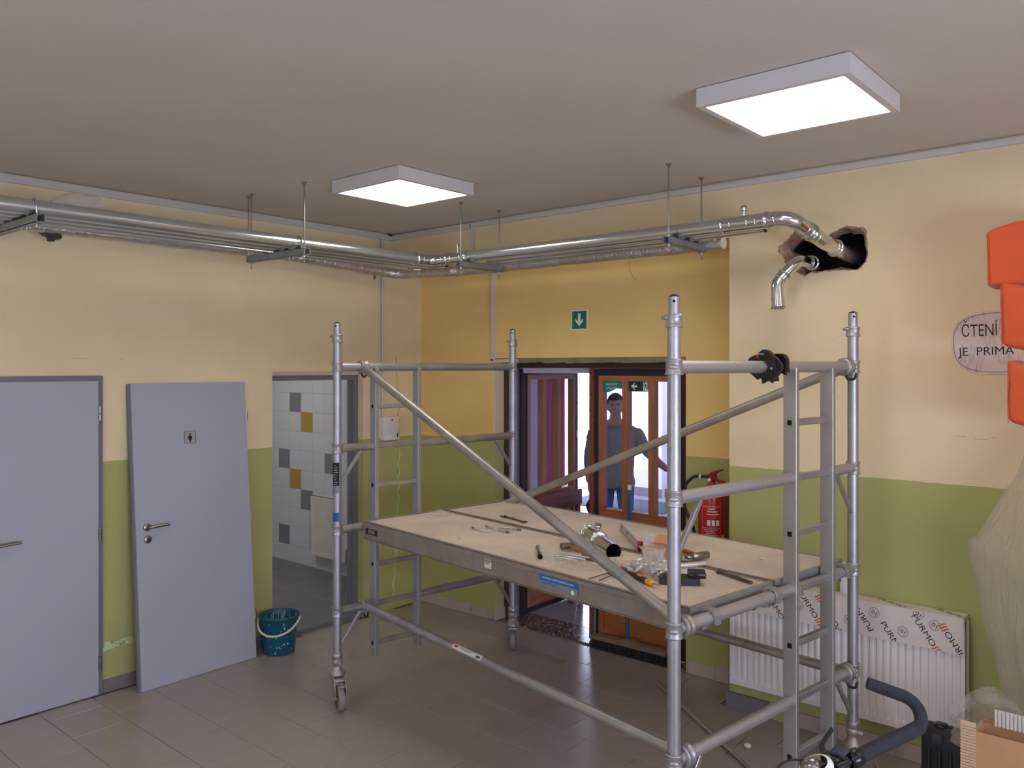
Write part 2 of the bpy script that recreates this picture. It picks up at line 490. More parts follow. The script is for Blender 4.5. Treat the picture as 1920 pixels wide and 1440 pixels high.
_txt = {}
def text_mb(s, size, M, depth=0.0, align='CENTER', xs=1.0, bold=0.0, fit=None):
    """flat lettering as mesh in the plane of M (x right, y up)"""
    key = (s, align, round(bold/size, 4))
    if key not in _txt:
        cu = bpy.data.curves.new('t', 'FONT'); cu.body = s; cu.size = 1.0
        cu.align_x = align; cu.align_y = 'CENTER'; cu.resolution_u = 3; cu.offset = bold/size
        ob = bpy.data.objects.new('t', cu)
        COL.objects.link(ob)
        dg = bpy.context.evaluated_depsgraph_get(); dg.update()
        me0 = bpy.data.meshes.new_from_object(ob.evaluated_get(dg))
        _txt[key] = ([v.co.copy() for v in me0.vertices], [list(p.vertices) for p in me0.polygons])
        bpy.data.objects.remove(ob); bpy.data.curves.remove(cu); bpy.data.meshes.remove(me0)
    tv, tfc = _txt[key]
    tv = [v*size for v in tv]
    kx, ky, ox, oy = xs, 1.0, 0.0, 0.0
    if fit:
        X_ = [v.x for v in tv]; Y_ = [v.y for v in tv]
        kx = fit[0]/(max(X_)-min(X_)); ky = fit[1]/(max(Y_)-min(Y_)); ox = (max(X_)+min(X_))/2; oy = (max(Y_)+min(Y_))/2
    mb = MB()
    mb.add([M @ V(((v.x-ox)*kx, (v.y-oy)*ky, 0)) for v in tv], tfc)
    return mb

for s_, sz, bd in (('BOSS', 1, 0), ('RW', 1, 0), ('MAXIMUM SAFE WORKING LOAD', 1, 0), ('PURMO', 1, 0), ('10', 1, 0), ('ÚNIKOVÝ', 1, 0), ('VÝCHOD', 1, 0), ('ČTENÍ', 1, 0), ('JE  PRIMA', 1, 0)):
    text_mb(s_, sz, Matrix.Identity(4), bold=bd)      # lettering shapes, made once while the scene is still empty

# ================================================================ THE SETTING
XL, YB, YN, ZC = -5.32, 4.60, 4.93, 3.17      # left wall, cream wall, yellow niche wall, ceiling
XR, YF = 2.70, -2.80                          # walls behind the camera
# floor slab + tiles (half bond, 0.33 x 0.308)
fl = MB().box(XL-.1, XR, YF, 5.04, -.12, -.006).build('floor', 'grout'); struct(fl)
TX, TY = .33, .3083
def cam_proj(x, y, z):
    s_, c_ = math.sin(R(40.86)), math.cos(R(40.86))
    Z = -s_*x+c_*y; X = c_*x+s_*y
    return (960+1538*X/Z, 688-1538*(z-2.05)/Z) if Z > .3 else (9e9, 9e9)
me_t = []
for mname in ('tile_floor', 'tile_floor_grey'):
    mb = MB(); w, h, b = TX/2-.0016, TY/2-.0016, .0015
    mb.add([(-w, -h, -.006), (w, -h, -.006), (w, h, -.006), (-w, h, -.006), (-w, -h, -b), (w, -h, -b), (w, h, -b), (-w, h, -b),
            (-w+b, -h+b, 0), (w-b, -h+b, 0), (w-b, h-b, 0), (-w+b, h-b, 0)],
           [(0, 1, 5, 4), (1, 2, 6, 5), (2, 3, 7, 6), (3, 0, 4, 7), (4, 5, 9, 8), (5, 6, 10, 9), (6, 7, 11, 10), (7, 4, 8, 11), (8, 9, 10, 11)])
    me_t.append(mb.mesh('floor_tile', mname))
rest = MB(); cand = []
for r in range(-1, 24):
    y = 4.61+TY*(.5-r)
    if y > 4.6+.33 or y < YF+.05: continue
    for k in range(-20, 24):
        x = -3.31+TX*(k+.5)+(0 if r % 2 == 0 else TX/2)
        if x < XL+.0 or x > XR-.1: continue
        if y > YB+.0 and x > -2.3: continue
        px, py = cam_proj(x, y, 0)
        vis = -60 < px < 1980 and py < 1500
        cand.append((not vis, py, x, y))
cand.sort(key=lambda q: (q[0], -q[1] if q[0] else q[1]))
n_t = 0
for hid, py, x, y in cand:
    if not hid and n_t < 290:
        o = share('floor_tile', me_t[(int(x*31+y*17)) % 2], (x, y, random.uniform(-.0008, 0)), fl); n_t += 1
    else:
        m0 = me_t[0]
        rest.add([v.co+V((x, y, 0)) for v in m0.vertices], [list(p.vertices) for p in m0.polygons])
if rest.v:
    o = rest.build('floor_tiles_unseen', 'tile_floor', fl); o['kind'] = 'stuff'

ce = MB().box(XL-.2, XR+.2, YF-.2, YN+.25, ZC, ZC+.2).build('ceiling', 'paint_ceiling'); struct(ce)
# left wall with the closed door (y 1.32..2.20) and the washroom opening (y 3.43..4.29)
w = MB()
w.box(XL-.12, XL, YF, 1.33, 0, ZC); w.box(XL-.12, XL, 2.20, 3.435, 0, ZC); w.box(XL-.12, XL, 4.285, YN+.2, 0, ZC)
w.box(XL-.12, XL, 1.33, 2.20, 1.99, ZC); w.box(XL-.12, XL, 3.435, 4.285, 2.015, ZC)
wall_left = struct(w.build('wall_left', 'paint_cream'))
# yellow niche wall with the foyer doorway
w = MB()
w.box(XL, -4.46, YN, YN+.24, 0, ZC-.3); w.box(-2.72, -2.245, YN, YN+.24, 0, ZC-.3); w.box(-4.46, -2.72, YN, YN+.24, 2.12, ZC-.3)
wall_niche = struct(w.build('wall_niche', 'paint_yellow'))
# jamb reveal is cream, a little rough
w = MB().box(-4.462, -4.447, YN-.001, YN+.20, 0, 2.12)
o = w.build('jamb_plaster', 'paint_cream', wall_niche)
w = MB(); pts = []
rnd = random.Random(3)
for i in range(24):
    x0 = -4.46+1.74*i/24; x1 = -4.46+1.74*(i+1)/24
    w.box(x0, x1, YN+.004, YN+.2, 2.088-rnd.uniform(0, .012), 2.121)
w.build('lintel_plaster', 'plaster_raw', wall_niche)
# beam over the niche
beam = struct(MB().box(XL, -2.245, YB, YN+.24, 2.83, ZC).build('wall_beam', 'paint_cream'))
# cream wall with a broken hole
hole = [(-1.925, 2.745), (-1.895, 2.765), (-1.86, 2.79), (-1.835, 2.815), (-1.80, 2.85), (-1.77, 2.80), (-1.72, 2.785), (-1.66, 2.77), (-1.615, 2.79), (-1.59, 2.805),
        (-1.56, 2.812), (-1.515, 2.80), (-1.48, 2.80), (-1.455, 2.77), (-1.45, 2.71), (-1.447, 2.665), (-1.455, 2.62), (-1.475, 2.60), (-1.50, 2.578),
        (-1.55, 2.584), (-1.61, 2.588), (-1.67, 2.59), (-1.71, 2.582), (-1.745, 2.588), (-1.78, 2.572), (-1.81, 2.59), (-1.85, 2.62), (-1.89, 2.655), (-1.90, 2.69), (-1.93, 2.72)]
outer = [(-2.245, 0), (XR, 0), (XR, ZC), (-2.245, ZC)]
w = MB()
poly3 = [[V((x, z, 0)) for x, z in outer], [V((x, z, 0)) for x, z in hole]]
tri = tessellate_polygon(poly3)
flat = outer+hole
w.add([(x, YB, z) for x, z in flat], [tuple(t) for t in tri])
w.box(-2.245, -2.24, YB+.0005, YN+.24, 0, ZC)
wall_right = struct(w.build('wall_back', 'paint_cream'))
bm = bmesh.new(); bm.from_mesh(wall_right.data); bmesh.ops.recalc_face_normals(bm, faces=bm.faces)
for f in bm.faces:
    if abs(f.normal.y) > .9 and f.normal.y > 0: f.normal_flip()
bm.to_mesh(wall_right.data); bm.free()
# masonry cavity behind the hole: ragged rim, then its shaded depth painted near-black
w = MB(); rn = random.Random(5); n = len(hole); rings = []
cx = sum(p[0] for p in hole)/n; cz = sum(p[1] for p in hole)/n
prof = [(0, 1.0), (.03, .97), (.06, .93), (.10, .95), (.16, .90), (.30, .9)]
vs_ = []
for d, k in prof:
    for i, (x, z) in enumerate(hole):
        j = rn.uniform(-.012, .012) if d > 0 else 0
        left = .12 if (x < -1.80 and d > .02) else 0.0
        vs_.append((cx+(x-cx)*(k-left)+j, YB+d+(rn.uniform(-.01, .01) if d > 0 else 0), cz+(z-cz)*(k-left*.5)+j))
fs_ = []
for a in range(len(prof)-1):
    for i in range(n):
        fs_.append((a*n+i, a*n+(i+1) % n, (a+1)*n+(i+1) % n, (a+1)*n+i))
w.add(vs_, fs_[:n*3]); w.add(vs_, fs_[n*3:], False, 1)
w.box(-2.0, -1.4, YB+.26, YB+.3, 2.5, 2.9, None, 1)
w.build('broken_masonry', ['brick_raw', 'hole_shade'], wall_right)
w = MB(); vs_ = []      # lip of broken plaster round the hole
sub = []
for i in range(n):
    p, q = hole[i], hole[(i+1) % n]
    for k in range(3): sub.append((p[0]+(q[0]-p[0])*k/3, p[1]+(q[1]-p[1])*k/3))
for i, (x, z) in enumerate(sub):
    d = V((x-cx, 0, z-cz)).normalized(); e = rn.uniform(.004, .012) if x > -1.75 else rn.uniform(.006, .018)
    if z > 2.77 and x > -1.75: e += .010
    vs_ += [(x+d.x*e, YB-.0008, z+d.z*e), (x+d.x*.002, YB-.004+rn.uniform(-.003, .002), z+d.z*.002), (x-d.x*rn.uniform(.0, .008), YB+.02, z-d.z*rn.uniform(.0, .008))]
m_ = len(sub); fs_ = []
for i in range(m_):
    a, b = i*3, ((i+1) % m_)*3
    fs_ += [(a, b, b+1, a+1), (a+1, b+1, b+2, a+2)]
w.add(vs_, fs_).build('plaster_lip', 'brick_raw', wall_right)

# walls behind and beside the camera, with windows
w = MB()
w.box(XL, -2.1, YF-.2, YF, 0, ZC); w.box(-1.1, XR+.2, YF-.2, YF, 0, ZC); w.box(-2.1, -1.1, YF-.2, YF, 0, 1.0); w.box(-2.1, -1.1, YF-.2, YF, 2.1, ZC)
struct(w.build('wall_front', 'white_plain'))
w = MB()
w.box(XR, XR+.2, YF, -1.5, 0, ZC); w.box(XR, XR+.2, 2.5, YB+.1, 0, ZC); w.box(XR, XR+.2, -1.5, 2.5, 0, 1.0); w.box(XR, XR+.2, -1.5, 2.5, 2.0, ZC)
struct(w.build('wall_right', 'white_plain'))
def window(name, p0, p1, z0, z1, nrm):
    t = bpy.data.objects.new(name, None); COL.objects.link(t); t.location = (V(p0)+V(p1))/2; t['kind'] = 'structure'
    d = (V(p1)-V(p0)); L_ = d.length; M = frame(V((p0[0], p0[1], z0)), d, (0, 0, 1))
    f = MB(); h = z1-z0
    f.box(0, L_, 0, .07, -.03, .03, M); f.box(0, L_, h-.07, h, -.03, .03, M)
    k = 3
    for i in range(k+1):
        x = i*(L_-.07)/k
        f.box(x, x+.07, .07, h-.07, -.03, .03, M)
    f.build('window_frame', 'pvc_white', t)
    for i in range(k):
        x = i*(L_-.07)/k
        MB().box(x+.07, x+(L_-.07)/k, .07, h-.07, -.003, .003, M).build('pane', 'glass', t)
    return t
window('window_1', (-2.1, YF-.1, 0), (-1.1, YF-.1, 0), 1.0, 2.1, 1)
window('window_2', (XR+.1, -1.5, 0), (XR+.1, 2.5, 0), 1.0, 2.0, 1)

# trunking along the ceiling and down the walls
def trim(i, mb, m='trunking'): return struct(mb.build('trim_%d' % i, m))
trim(1, MB().box(XL, XL+.022, YF, YB, ZC-.052, ZC-.012).box(XL, XL+.028, YF, YB, ZC-.036, ZC-.013))
trim(2, MB().box(XL, -4.39, YB-.022, YB, ZC-.052, ZC-.012).box(XL, -4.39, YB-.028, YB, ZC-.036, ZC-.013))
trim(3, MB().box(-4.355, XR, YB-.022, YB, ZC-.044, ZC-.012))
trim(4, MB().box(-4.385, -4.355, YB-.02, YB, 2.84, ZC-.005))
trim(5, MB().box(-4.475, -4.447, YN-.022, YN, 2.10, 2.84).box(-4.475, -4.20, YN-.022, YN, 2.086, 2.112))
trim(6, MB().cyl((XL+.012, 4.478, 1.64), (XL+.012, 4.478, 3.12), .009, 8).cyl((XL+.012, 4.452, 1.64), (XL+.012, 4.452, 3.12), .006, 8))
trim(7, MB().box(XL, XL+.03, YB-.06, YB-.03, ZC-.02, ZC-.004), 'print_black')

# baseboards: one tile after another
def base_tiles(name, p0, p1, L_, h, m, seed, thick=.012, gap=.003):
    rn = random.Random(seed)
    p0 = V((p0[0], p0[1], 0)); p1 = V((p1[0], p1[1], 0)); d = p1-p0; tot = d.length
    M = frame(p0, d, (0, 0, 1))   # local z = outwards: x cross y
    back = MB().box(0, tot, 0, h-.004, 0, thick*.5, M).build(name, 'grout_light'); struct(back)
    x = 0
    while x < tot-.01:
        x1 = min(tot, x+L_)
        dz = rn.uniform(-.001, .0015)
        MB().box(x+gap/2, x1-gap/2, .001, h+rn.uniform(-.002, .002), 0, thick+dz, M).build('base_tile', m, back)
        x = x1
    return back
base_tiles('baseboard_niche', (XL, YN), (-4.47, YN), .205, .085, 'tile_base', 1)
base_tiles('baseboard_jamb', (-4.447, YN-.012), (-4.447, YN+.19), .2, .085, 'tile_base', 2)
base_tiles('baseboard_niche_end', (-2.70, YN), (-2.25, YN), .2, .085, 'tile_base', 3)
base_tiles('baseboard_back', (-2.26, YB), (-1.98, YB), .27, .10, 'tile_base_grey', 4, .02)
base_tiles('baseboard_back_long', (-1.90, YB), (.8, YB), .3, .085, 'tile_base', 5, .012)
base_tiles('baseboard_left', (XL, 2.215), (XL, 3.40), .3, .08, 'tile_base_grey', 6)

# lintel frame and doors of the foyer doorway -------------------------------------------------
d3 = bpy.data.objects.new('door_3', None); COL.objects.link(d3); d3.location = (-3.6, 5.1, 0); d3['kind'] = 'structure'
f = MB(); f.box(-4.447, -4.40, 5.04, 5.16, 0, 2.042); f.box(-2.79, -2.74, 5.04, 5.16, 0, 2.042); f.box(-4.447, -2.74, 5.04, 5.16, 2.042, 2.09)
f.build('frame', 'brown_frame', d3)
MB().box(-4.40, -4.375, 5.10, 5.15, 0, 2.04).build('frame_strip', 'steel_frame', d3)

def leaf(M, w_, parent, wide_axis):
    """local x along the leaf, y up, z towards the room"""
    lf = MB(); t = .024
    XA, XB = .074, .042
    lf.box(.0, XA, .012, 2.035, -t, t, M); lf.box(w_-XB, w_, .012, 2.035, -t, t, M)
    lf.box(XA, w_-XB, 1.985, 2.035, -t, t, M); lf.box(XA, w_-XB, .012, .055, -t, t, M)
    L0 = lf.build('leaf', 'dark_frame', parent)
    x0, x1 = XA, w_-XB
    g = 'pine_h' if wide_axis == 0 else 'pine_hy'
    def stick(nm, a, b, c, d, m, e=0.0): return MB().box(a, b, c, d, -t-.006-e, t+.006+e, M).build(nm, m, L0)
    fw = .036
    stick('pine_stile', x0, x0+fw, .055, 1.985, 'pine'); stick('pine_stile', x1-fw, x1, .055, 1.985, 'pine')
    stick('pine_rail', x0+fw, x1-fw, 1.945, 1.985, g); stick('pine_rail', x0+fw, x1-fw, .90, 1.0, g, .008); stick('pine_rail', x0+fw, x1-fw, .055, .105, g)
    pw = (x1-x0-2*fw); mw = .05
    step = (pw-2*mw)/3
    for i in range(3):
        a = x0+fw+i*(step+mw)
        MB().box(a-.004, a+step+.004, .995, 1.95, -.004, .004, M).build('pane', 'glass', L0)
        if i < 2: stick('mullion', a+step, a+step+mw, 1.0, 1.945, 'pine', -.002)
    MB().box(x0+fw-.004, x1-fw+.004, .10, .905, -.012, .012, M).build('panel', 'pine_panel', L0)
    return L0
MR = frame((-3.592, 5.085, 0), (1, 0, 0), (0, 0, 1))           # z = x cross up = -y: to the room
leafR = leaf(MR, .80, d3, 0)
MB().box(-3.598, -3.556, 5.046, 5.060, .01, 2.045).build('meeting_strip', 'bench_wood', leafR)
MB().box(-3.56, -3.535, 5.045, 5.062, .02, .28).cyl((-3.547, 5.05, .02), (-3.547, 5.05, .24), .012, 8).build('bolt', 'galv_dull', leafR)
ML = frame((-4.375, 5.15, 0), (0, 1, 0), (0, 0, 1))            # z = +x: faces the camera
leafL = leaf(ML, .78, d3, 1)
MB().box(-4.36, -4.345, 5.905, 5.925, 1.42, 1.48).build('strike', 'galv_dull', leafL)

# terrazzo threshold strip and foyer
sill = struct(MB().box(-4.447, -2.74, 4.97, 5.27, -.05, .001).build('trim_8', 'terrazzo'))
ff = struct(MB().box(-12, -2.0, 5.04, 11.5, -.12, -.006).build('floor_foyer', 'grout_light'))
mb = MB(); w_, h_ = .2985, .2985
mb.box(-w_/2, w_/2, -h_/2, h_/2, -.006, 0); me_ft = mb.mesh('foyer_tile', 'tile_foyer')
big = MB(); nf = 0
for i in range(-40, 10):
    for j in range(0, 30):
        x = -3.75+.302*i; y = 5.425+.302*j
        if not (-11.9 < x < -2.1 and y < 11.3): continue
        px, py = cam_proj(x, y, 0)
        if 940 < px < 1300 and y < 9.6: share('foyer_tile', me_ft, (x, y, 0), ff)
        else: big.box(x-w_/2, x+w_/2, y-h_/2, y+h_/2, -.006, 0)
o = big.build('foyer_tiles_far', 'tile_foyer', ff); o['kind'] = 'stuff'
struct(MB().box(-12.2, -1.8, 5.17, 9.70, 2.75, 2.85).box(-12.2, -1.8, 10.55, 11.6, 2.75, 2.85).box(-12.2, -9.8, 9.70, 10.55, 2.75, 2.85).box(-3.8, -1.8, 9.70, 10.55, 2.75, 2.85).build('ceiling_foyer', 'foyer_white'))
rl = bpy.data.objects.new('added_rooflight', None); COL.objects.link(rl); rl.location = (-6.8, 10.2, 2.8); rl['kind'] = 'structure'      # unseen rooflight added to brighten the far end of the foyer
for k in range(6):
    MB().box(-9.8+k+.03, -9.8+k+.97, 9.73, 10.53, 2.79, 2.796).build('pane', 'glass', rl)
    MB().box(-9.8+k-.03, -9.8+k+.03, 9.70, 10.55, 2.76, 2.82).build('glazing_bar', 'pvc_white', rl)
w = MB()
w.box(-7.90, -5.95, 11.30, 11.5, 0, 2.75); w.box(-7.7, -6.60, 11.20, 11.3, 0, 2.75); w.box(-5.95, -1.9, 11.30, 11.5, 0, 2.75); w.box(-12.2, -11.0, 11.3, 11.5, 0, 2.75)
struct(w.build('wall_foyer_end', 'foyer_white'))
struct(MB().box(-2.1, -1.9, 5.17, 11.3, 0, 2.75).build('wall_foyer_right', 'foyer_white'))
struct(MB().box(-12.2, -12.0, 5.17, 11.3, 0, 2.75).box(-12.2, -5.55, 5.05, 5.17, 0, 2.75).build('wall_foyer_left', 'foyer_white'))
w = MB().box(-10.6, -7.30, 9.2, 9.3, 0, 2.75)
struct(w.build('wall_foyer_screen', 'foyer_white'))
struct(MB().box(-7.70, -6.60, 11.19, 11.2, 0, .14).box(-6.60, -5.9, 11.29, 11.3, 0, .14).build('baseboard_foyer', 'tile_base_grey'))
struct(MB().box(XL-.0, -1.9, YN+.24, 5.185, 2.0, 2.8).box(XL, -4.46, YN+.2, 5.18, 0, 2.75).box(-2.74, -1.9, YN+.2, 5.18, 0, 2.75).build('wall_foyer_near', 'foyer_white'))
# glazed exit at the far end: white frames and panes
d4 = bpy.data.objects.new('door_4', None); COL.objects.link(d4); d4.location = (-9.4, 11.4, 0); d4['kind'] = 'structure'
f = MB()
for x in (-11.0, -10.2, -9.42, -8.62, -7.97): f.box(x-.0, x+.07, 11.35, 11.42, 0, 2.72)
f.box(-11, -7.9, 11.35, 11.42, 2.62, 2.75); f.box(-11, -7.9, 11.35, 11.42, 2.10, 2.17); f.box(-11, -7.9, 11.35, 11.42, 0, .09)
f.build('frame', 'pvc_white', d4)
for a, b in ((-10.93, -10.2), (-10.13, -9.42), (-9.35, -8.62), (-8.55, -7.97)):
    MB().box(a, b, 11.38, 11.386, .09, 2.10).build('pane', 'glass', d4); MB().box(a, b, 11.38, 11.386, 2.17, 2.62).build('pane', 'glass', d4)
struct(MB().box(-60, 40, 11.45, 80, -.2, -.05).build('ground_outside', 'pavement'))
rn = random.Random(9)
sh = thing('shrub', 'leafy green shrub outside the glazed exit behind the man', 'shrub', (-11.5, 15.8, -.05))
w = MB()
for i in range(420):
    a = rn.uniform(0, 6.28); rr = math.sqrt(rn.random())*.7; z = rn.uniform(.25, 1.5)
    M = tr(-11.5+rr*math.cos(a), 15.8+rr*math.sin(a)*.8, z) @ Matrix.Rotation(rn.uniform(0, 6), 4, 'Z') @ Matrix.Rotation(rn.uniform(-1, 1), 4, 'X')
    w.add([(-.05, 0, 0), (0, -.03, .01), (.06, 0, 0), (0, .03, .012)], [(0, 1, 2, 3)], False, 0, M)
w.build('foliage', 'shrub', sh); MB().cyl((-11.5, 15.8, -.05), (-11.5, 15.8, .6), .04, 8).build('stem', 'broom_wood', sh)

# washroom seen through the opening -----------------------------------------------------------
wf = struct(MB().box(-9.3, XL-.03, 2.6, 5.0, -.1, .024).build('floor_washroom', 'grout_light'))
me_wf = MB().box(-.2965, .2965, -.2965, .2965, 0, .0015).mesh('washroom_floor_tile', 'tile_wc_floor')
for i in range(7):
    for j in range(4):
        x = -5.68-.6*i; y = 4.66-.6*j
        share('washroom_floor_tile', me_wf, (x, y, .024), wf)
struct(MB().box(XL-.12, XL-.02, 3.435, 4.285, 0, .031).build('trim_9', 'steel_frame'))
ww = struct(MB().box(-9.3, -5.4, 4.972, 5.05, 0, 2.7).build('wall_washroom', 'grout_white'))
mt = {k: MB().rbox((0, 0, 0), (.1984, .010, .1970), .0008, 1, smooth=False).mesh('wall_tile', k) for k in ('tile_white', 'tile_grey', 'tile_ochre')}
spec = {(0, 7): 'tile_grey', (1, 6): 'tile_ochre', (-1, 4): 'tile_grey', (0, 3): 'tile_ochre', (1, 2): 'tile_grey', (-1, 0): 'tile_grey', (3, 4): 'tile_grey', (2, 0): 'tile_ochre'}
for c_ in range(-9, 7):
    for r_ in range(-1, 12):
        k = spec.get((c_, r_), 'tile_white')
        share('wall_tile', mt[k], (-7.263+.2*c_, 4.967, .294+.1985*r_), ww)
pier = struct(MB().box(-5.97, -5.45, 4.60, 4.972, .41, 2.7).build('wall_washroom_pier', 'grout_white'))
for c_ in range(3):
    for r_ in range(11):
        share('wall_tile', mt['tile_white'], (-5.87+.2*c_, 4.595, .51+.2*r_), pier)
MB().box(-5.96, -5.45, 4.66, 4.96, .024, .41).build('pier_gap_shade', 'black', pier)  # black box painting in the shade of the opening under the pier
MB().box(-5.93, -5.89, 4.63, 4.66, .03, .41).build('pier_post', 'steel_frame', pier)
struct(MB().box(-9.4, -9.3, 2.5, 5.0, 0, 2.7).box(-9.3, XL-.12, 2.5, 2.6, 0, 2.7).build('wall_washroom_far', 'tile_white'))
struct(MB().box(-9.4, XL-.12, 2.5, 5.05, 2.7, 2.8).build('ceiling_washroom', 'white_plain'))
d2 = bpy.data.objects.new('door_2', None); COL.objects.link(d2); d2.location = (-5.4, 3.86, 0); d2['kind'] = 'structure'
f = MB(); f.box(-5.44, -5.385, 4.235, 4.285, .02, 1.945); f.box(-5.44, -5.385, 3.435, 3.475, .02, 1.945); f.box(-5.44, -5.385, 3.435, 4.285, 1.945, 1.985)
f.box(-5.44, -5.41, 4.215, 4.235, .02, 1.944)
f.build('frame', 'steel_frame', d2)
MB().box(-5.43, -5.39, 3.435, 4.285, 1.985, 2.016).build('head_plaster', 'plain_cream', d2)

# closed grey door in the left wall
struct(MB().box(XL-.40, XL-.13, 1.15, 2.38, -.1, 2.2).build('light_block_door', 'white_plain'))  # unseen block added to stop sky light leaking under the door
d1 = bpy.data.objects.new('door_1', None); COL.objects.link(d1); d1.location = (XL, 1.76, 0); d1['kind'] = 'structure'
f = MB(); f.box(-5.345, -5.305, 2.168, 2.212, 0, 1.955); f.box(-5.345, -5.305, 1.318, 1.36, 0, 1.955); f.box(-5.345, -5.305, 1.318, 2.212, 1.955, 1.995)
f.build('frame', 'steel_frame', d1)
lf = MB().box(-5.335, -5.292, 1.352, 2.18, .008, 1.962).build('leaf', 'door_grey', d1)
for z in (1.76, 1.01, .20):
    MB().cyl((-5.289, 2.188, z-.045), (-5.289, 2.188, z-.004), .008, 10).cyl((-5.289, 2.188, z+.004), (-5.289, 2.188, z+.045), .008, 10).box(-5.296, -5.287, 2.178, 2.196, z-.04, z+.04).build('hinge', 'brushed', d1)
def door_handle(c, dirv, nrm, parent):
    """rosette, neck and straight lever; rosette with keyhole below"""
    c = V(c); d = V(dirv).normalized(); n_ = V(nrm).normalized(); up = n_.cross(d)
    if up.z < 0: up = -up
    h = MB().lathe([(.0, .009), (.022, .009), (.0255, .006), (.0255, 0)], axis_frame(c, n_), 20)
    h.tube(fillet([c, c+n_*.048, c+n_*.048+d*.13], .018, 5), .0095, 12)
    a = h.build('handle', 'brushed', parent)
    k = MB().lathe([(.0, .009), (.022, .009), (.0255, .006), (.0255, 0)], axis_frame(c-up*.078-d*.0, n_), 20)
    b = k.build('keyhole_rosette', 'brushed', parent)
    M = frame(c-up*.078+n_*.0093, d, up)
    MB().box(-.003, .003, -.012, .004, 0, .0008, M).cyl((0, .005, 0), (0, .005, .0008), .0045, 10, M=M).build('keyhole', 'print_black', parent)
    return a
door_handle((-5.292, 1.60, 1.03), (0, 1, 0.04), (1, 0, 0), lf)

# ================================================================ CEILING LAMPS
def lamp(cx, cy, label):
    t = thing('ceiling_lamp', label, 'lamp', (cx, cy, ZC-.078), 0, 'square ceiling lamp panels')
    w, z0 = .30, ZC-.078
    h = MB(); i_ = .272
    for a, b, c, d in ((-w, w, -w, -i_), (-w, w, i_, w), (-w, -i_, -i_, i_), (i_, w, -i_, i_)):
        h.box(cx+a, cx+b, cy+c, cy+d, z0, ZC-.004)
    h.build('housing', 'lamp_housing', t)
    MB().box(cx-.292, cx+.292, cy-.292, cy+.292, ZC-.004, ZC-.0005).build('ceiling_plate', 'print_grey', t)
    MB().box(cx-i_, cx+i_, cy-i_, cy+i_, z0+.003, z0+.010).build('diffuser', 'lamp_diffuser', t)
lamp(-1.295, 3.275, 'lit square white lamp box nearest to the hole in the wall')
lamp(-3.735, 3.315, 'lit square white lamp box above the bend of the pipes')
lamp(1.14, 3.29, 'lit square lamp box right of the cream wall, out of view')
lamp(-3.735, .2, 'lit square lamp box in front of the closed grey door')
lamp(-1.295, .75, 'lit square lamp box in mid ceiling, out of view')
lamp(1.14, .75, 'lit square lamp box near the side window')
lamp(-3.735, -1.8, 'lit square lamp box by the rear window corner')
lamp(-.1, -1.8, 'lit square lamp box by the middle of the rear window')

# ================================================================ PIPES UNDER THE CEILING
def socket(mb, p, d, r, L_=.05, bead=.0065):
    """press socket: slightly wider sleeve with a bead ring at its mouth"""
    p = V(p); d = V(d).normalized()
    mb.cyl(p-d*L_/2, p+d*L_/2, r+.003, 24)
    mb.ring(p+d*(L_/2-.004), d, r+.003, bead, 24)
    mb.ring(p-d*(L_/2+.004), d, r+.0005, bead*.5, 24)
def open_end(mb, p, d, r, depth=.06, n=24):
    """hollow mouth at p looking along d"""
    p = V(p); d = V(d).normalized(); M = axis_frame(p, d)
    mb.lathe([(r, -.0005), (r, .0), (r-.0025, .0), (r-.0025, -depth), (0, -depth)], M, n, False, 0)
MR_, MZ = .038, 2.807
mp = thing('heating_pipe', 'thick shiny steel pipe running round the corner into the hole in the wall', 'pipe', (-4.27, 2.0, MZ))
MB().cyl((-4.27, -1.6, MZ), (-4.27, 3.93, MZ), MR_, 28).build('pipe', 'galv', mp)
e = MB().tube(fillet([(-4.27, 3.90, MZ), (-4.27, 4.07, MZ), (-4.10, 4.07, MZ)], .095, 10), MR_+.001, 28)
socket(e, (-4.27, 3.925, MZ), (0, -1, 0), MR_, .05); socket(e, (-4.125, 4.07, MZ), (1, 0, 0), MR_, .05)
e.build('elbow', 'galv_shine', mp)
e = MB().cyl((-4.12, 4.07, MZ), (-3.93, 4.07, MZ), MR_+.002, 28); socket(e, (-4.09, 4.07, MZ), (-1, 0, 0), MR_, .045); socket(e, (-3.945, 4.07, MZ), (1, 0, 0), MR_, .045)
e.build('coupling', 'galv_shine', mp)
e = MB().cyl((-4.02, 4.07, MZ+.03), (-4.02, 4.07, MZ+.095), .011, 14); e.ring((-4.02, 4.07, MZ+.088), (0, 0, 1), .013, .004, 14); e.build('outlet_stub', 'galv_shine', mp)
MB().cyl((-3.94, 4.07, MZ), (-1.97, 4.07, MZ), MR_, 28).build('pipe', 'galv', mp)
e = MB().cyl((-2.02, 4.07, MZ), (-1.75, 4.07, MZ), MR_+.002, 28)
socket(e, (-2.0, 4.07, MZ), (-1, 0, 0), MR_, .05); socket(e, (-1.80, 4.07, MZ), (1, 0, 0), MR_, .05); e.ring((-1.875, 4.07, MZ), (1, 0, 0), MR_+.002, .003, 24)
e.build('coupling', 'galv_shine', mp)
e = MB().cyl((-1.905, 4.07, MZ+.03), (-1.905, 4.07, MZ+.075), .011, 14).lathe([(.0, .03), (.014, .03), (.0165, .02), (.0165, .008), (.012, 0)], tr(-1.905, 4.07, MZ+.062), 14); e.build('outlet_stub', 'galv_shine', mp)
P1, P2, P3 = V((-1.655, 4.07, MZ)), V((-1.565, 4.30, 2.700)), V((-1.545, 4.78, 2.645))
d1_ = (P2-P1).normalized(); d2_ = (P3-P2).normalized()
mid = P1.lerp(P2, .55)
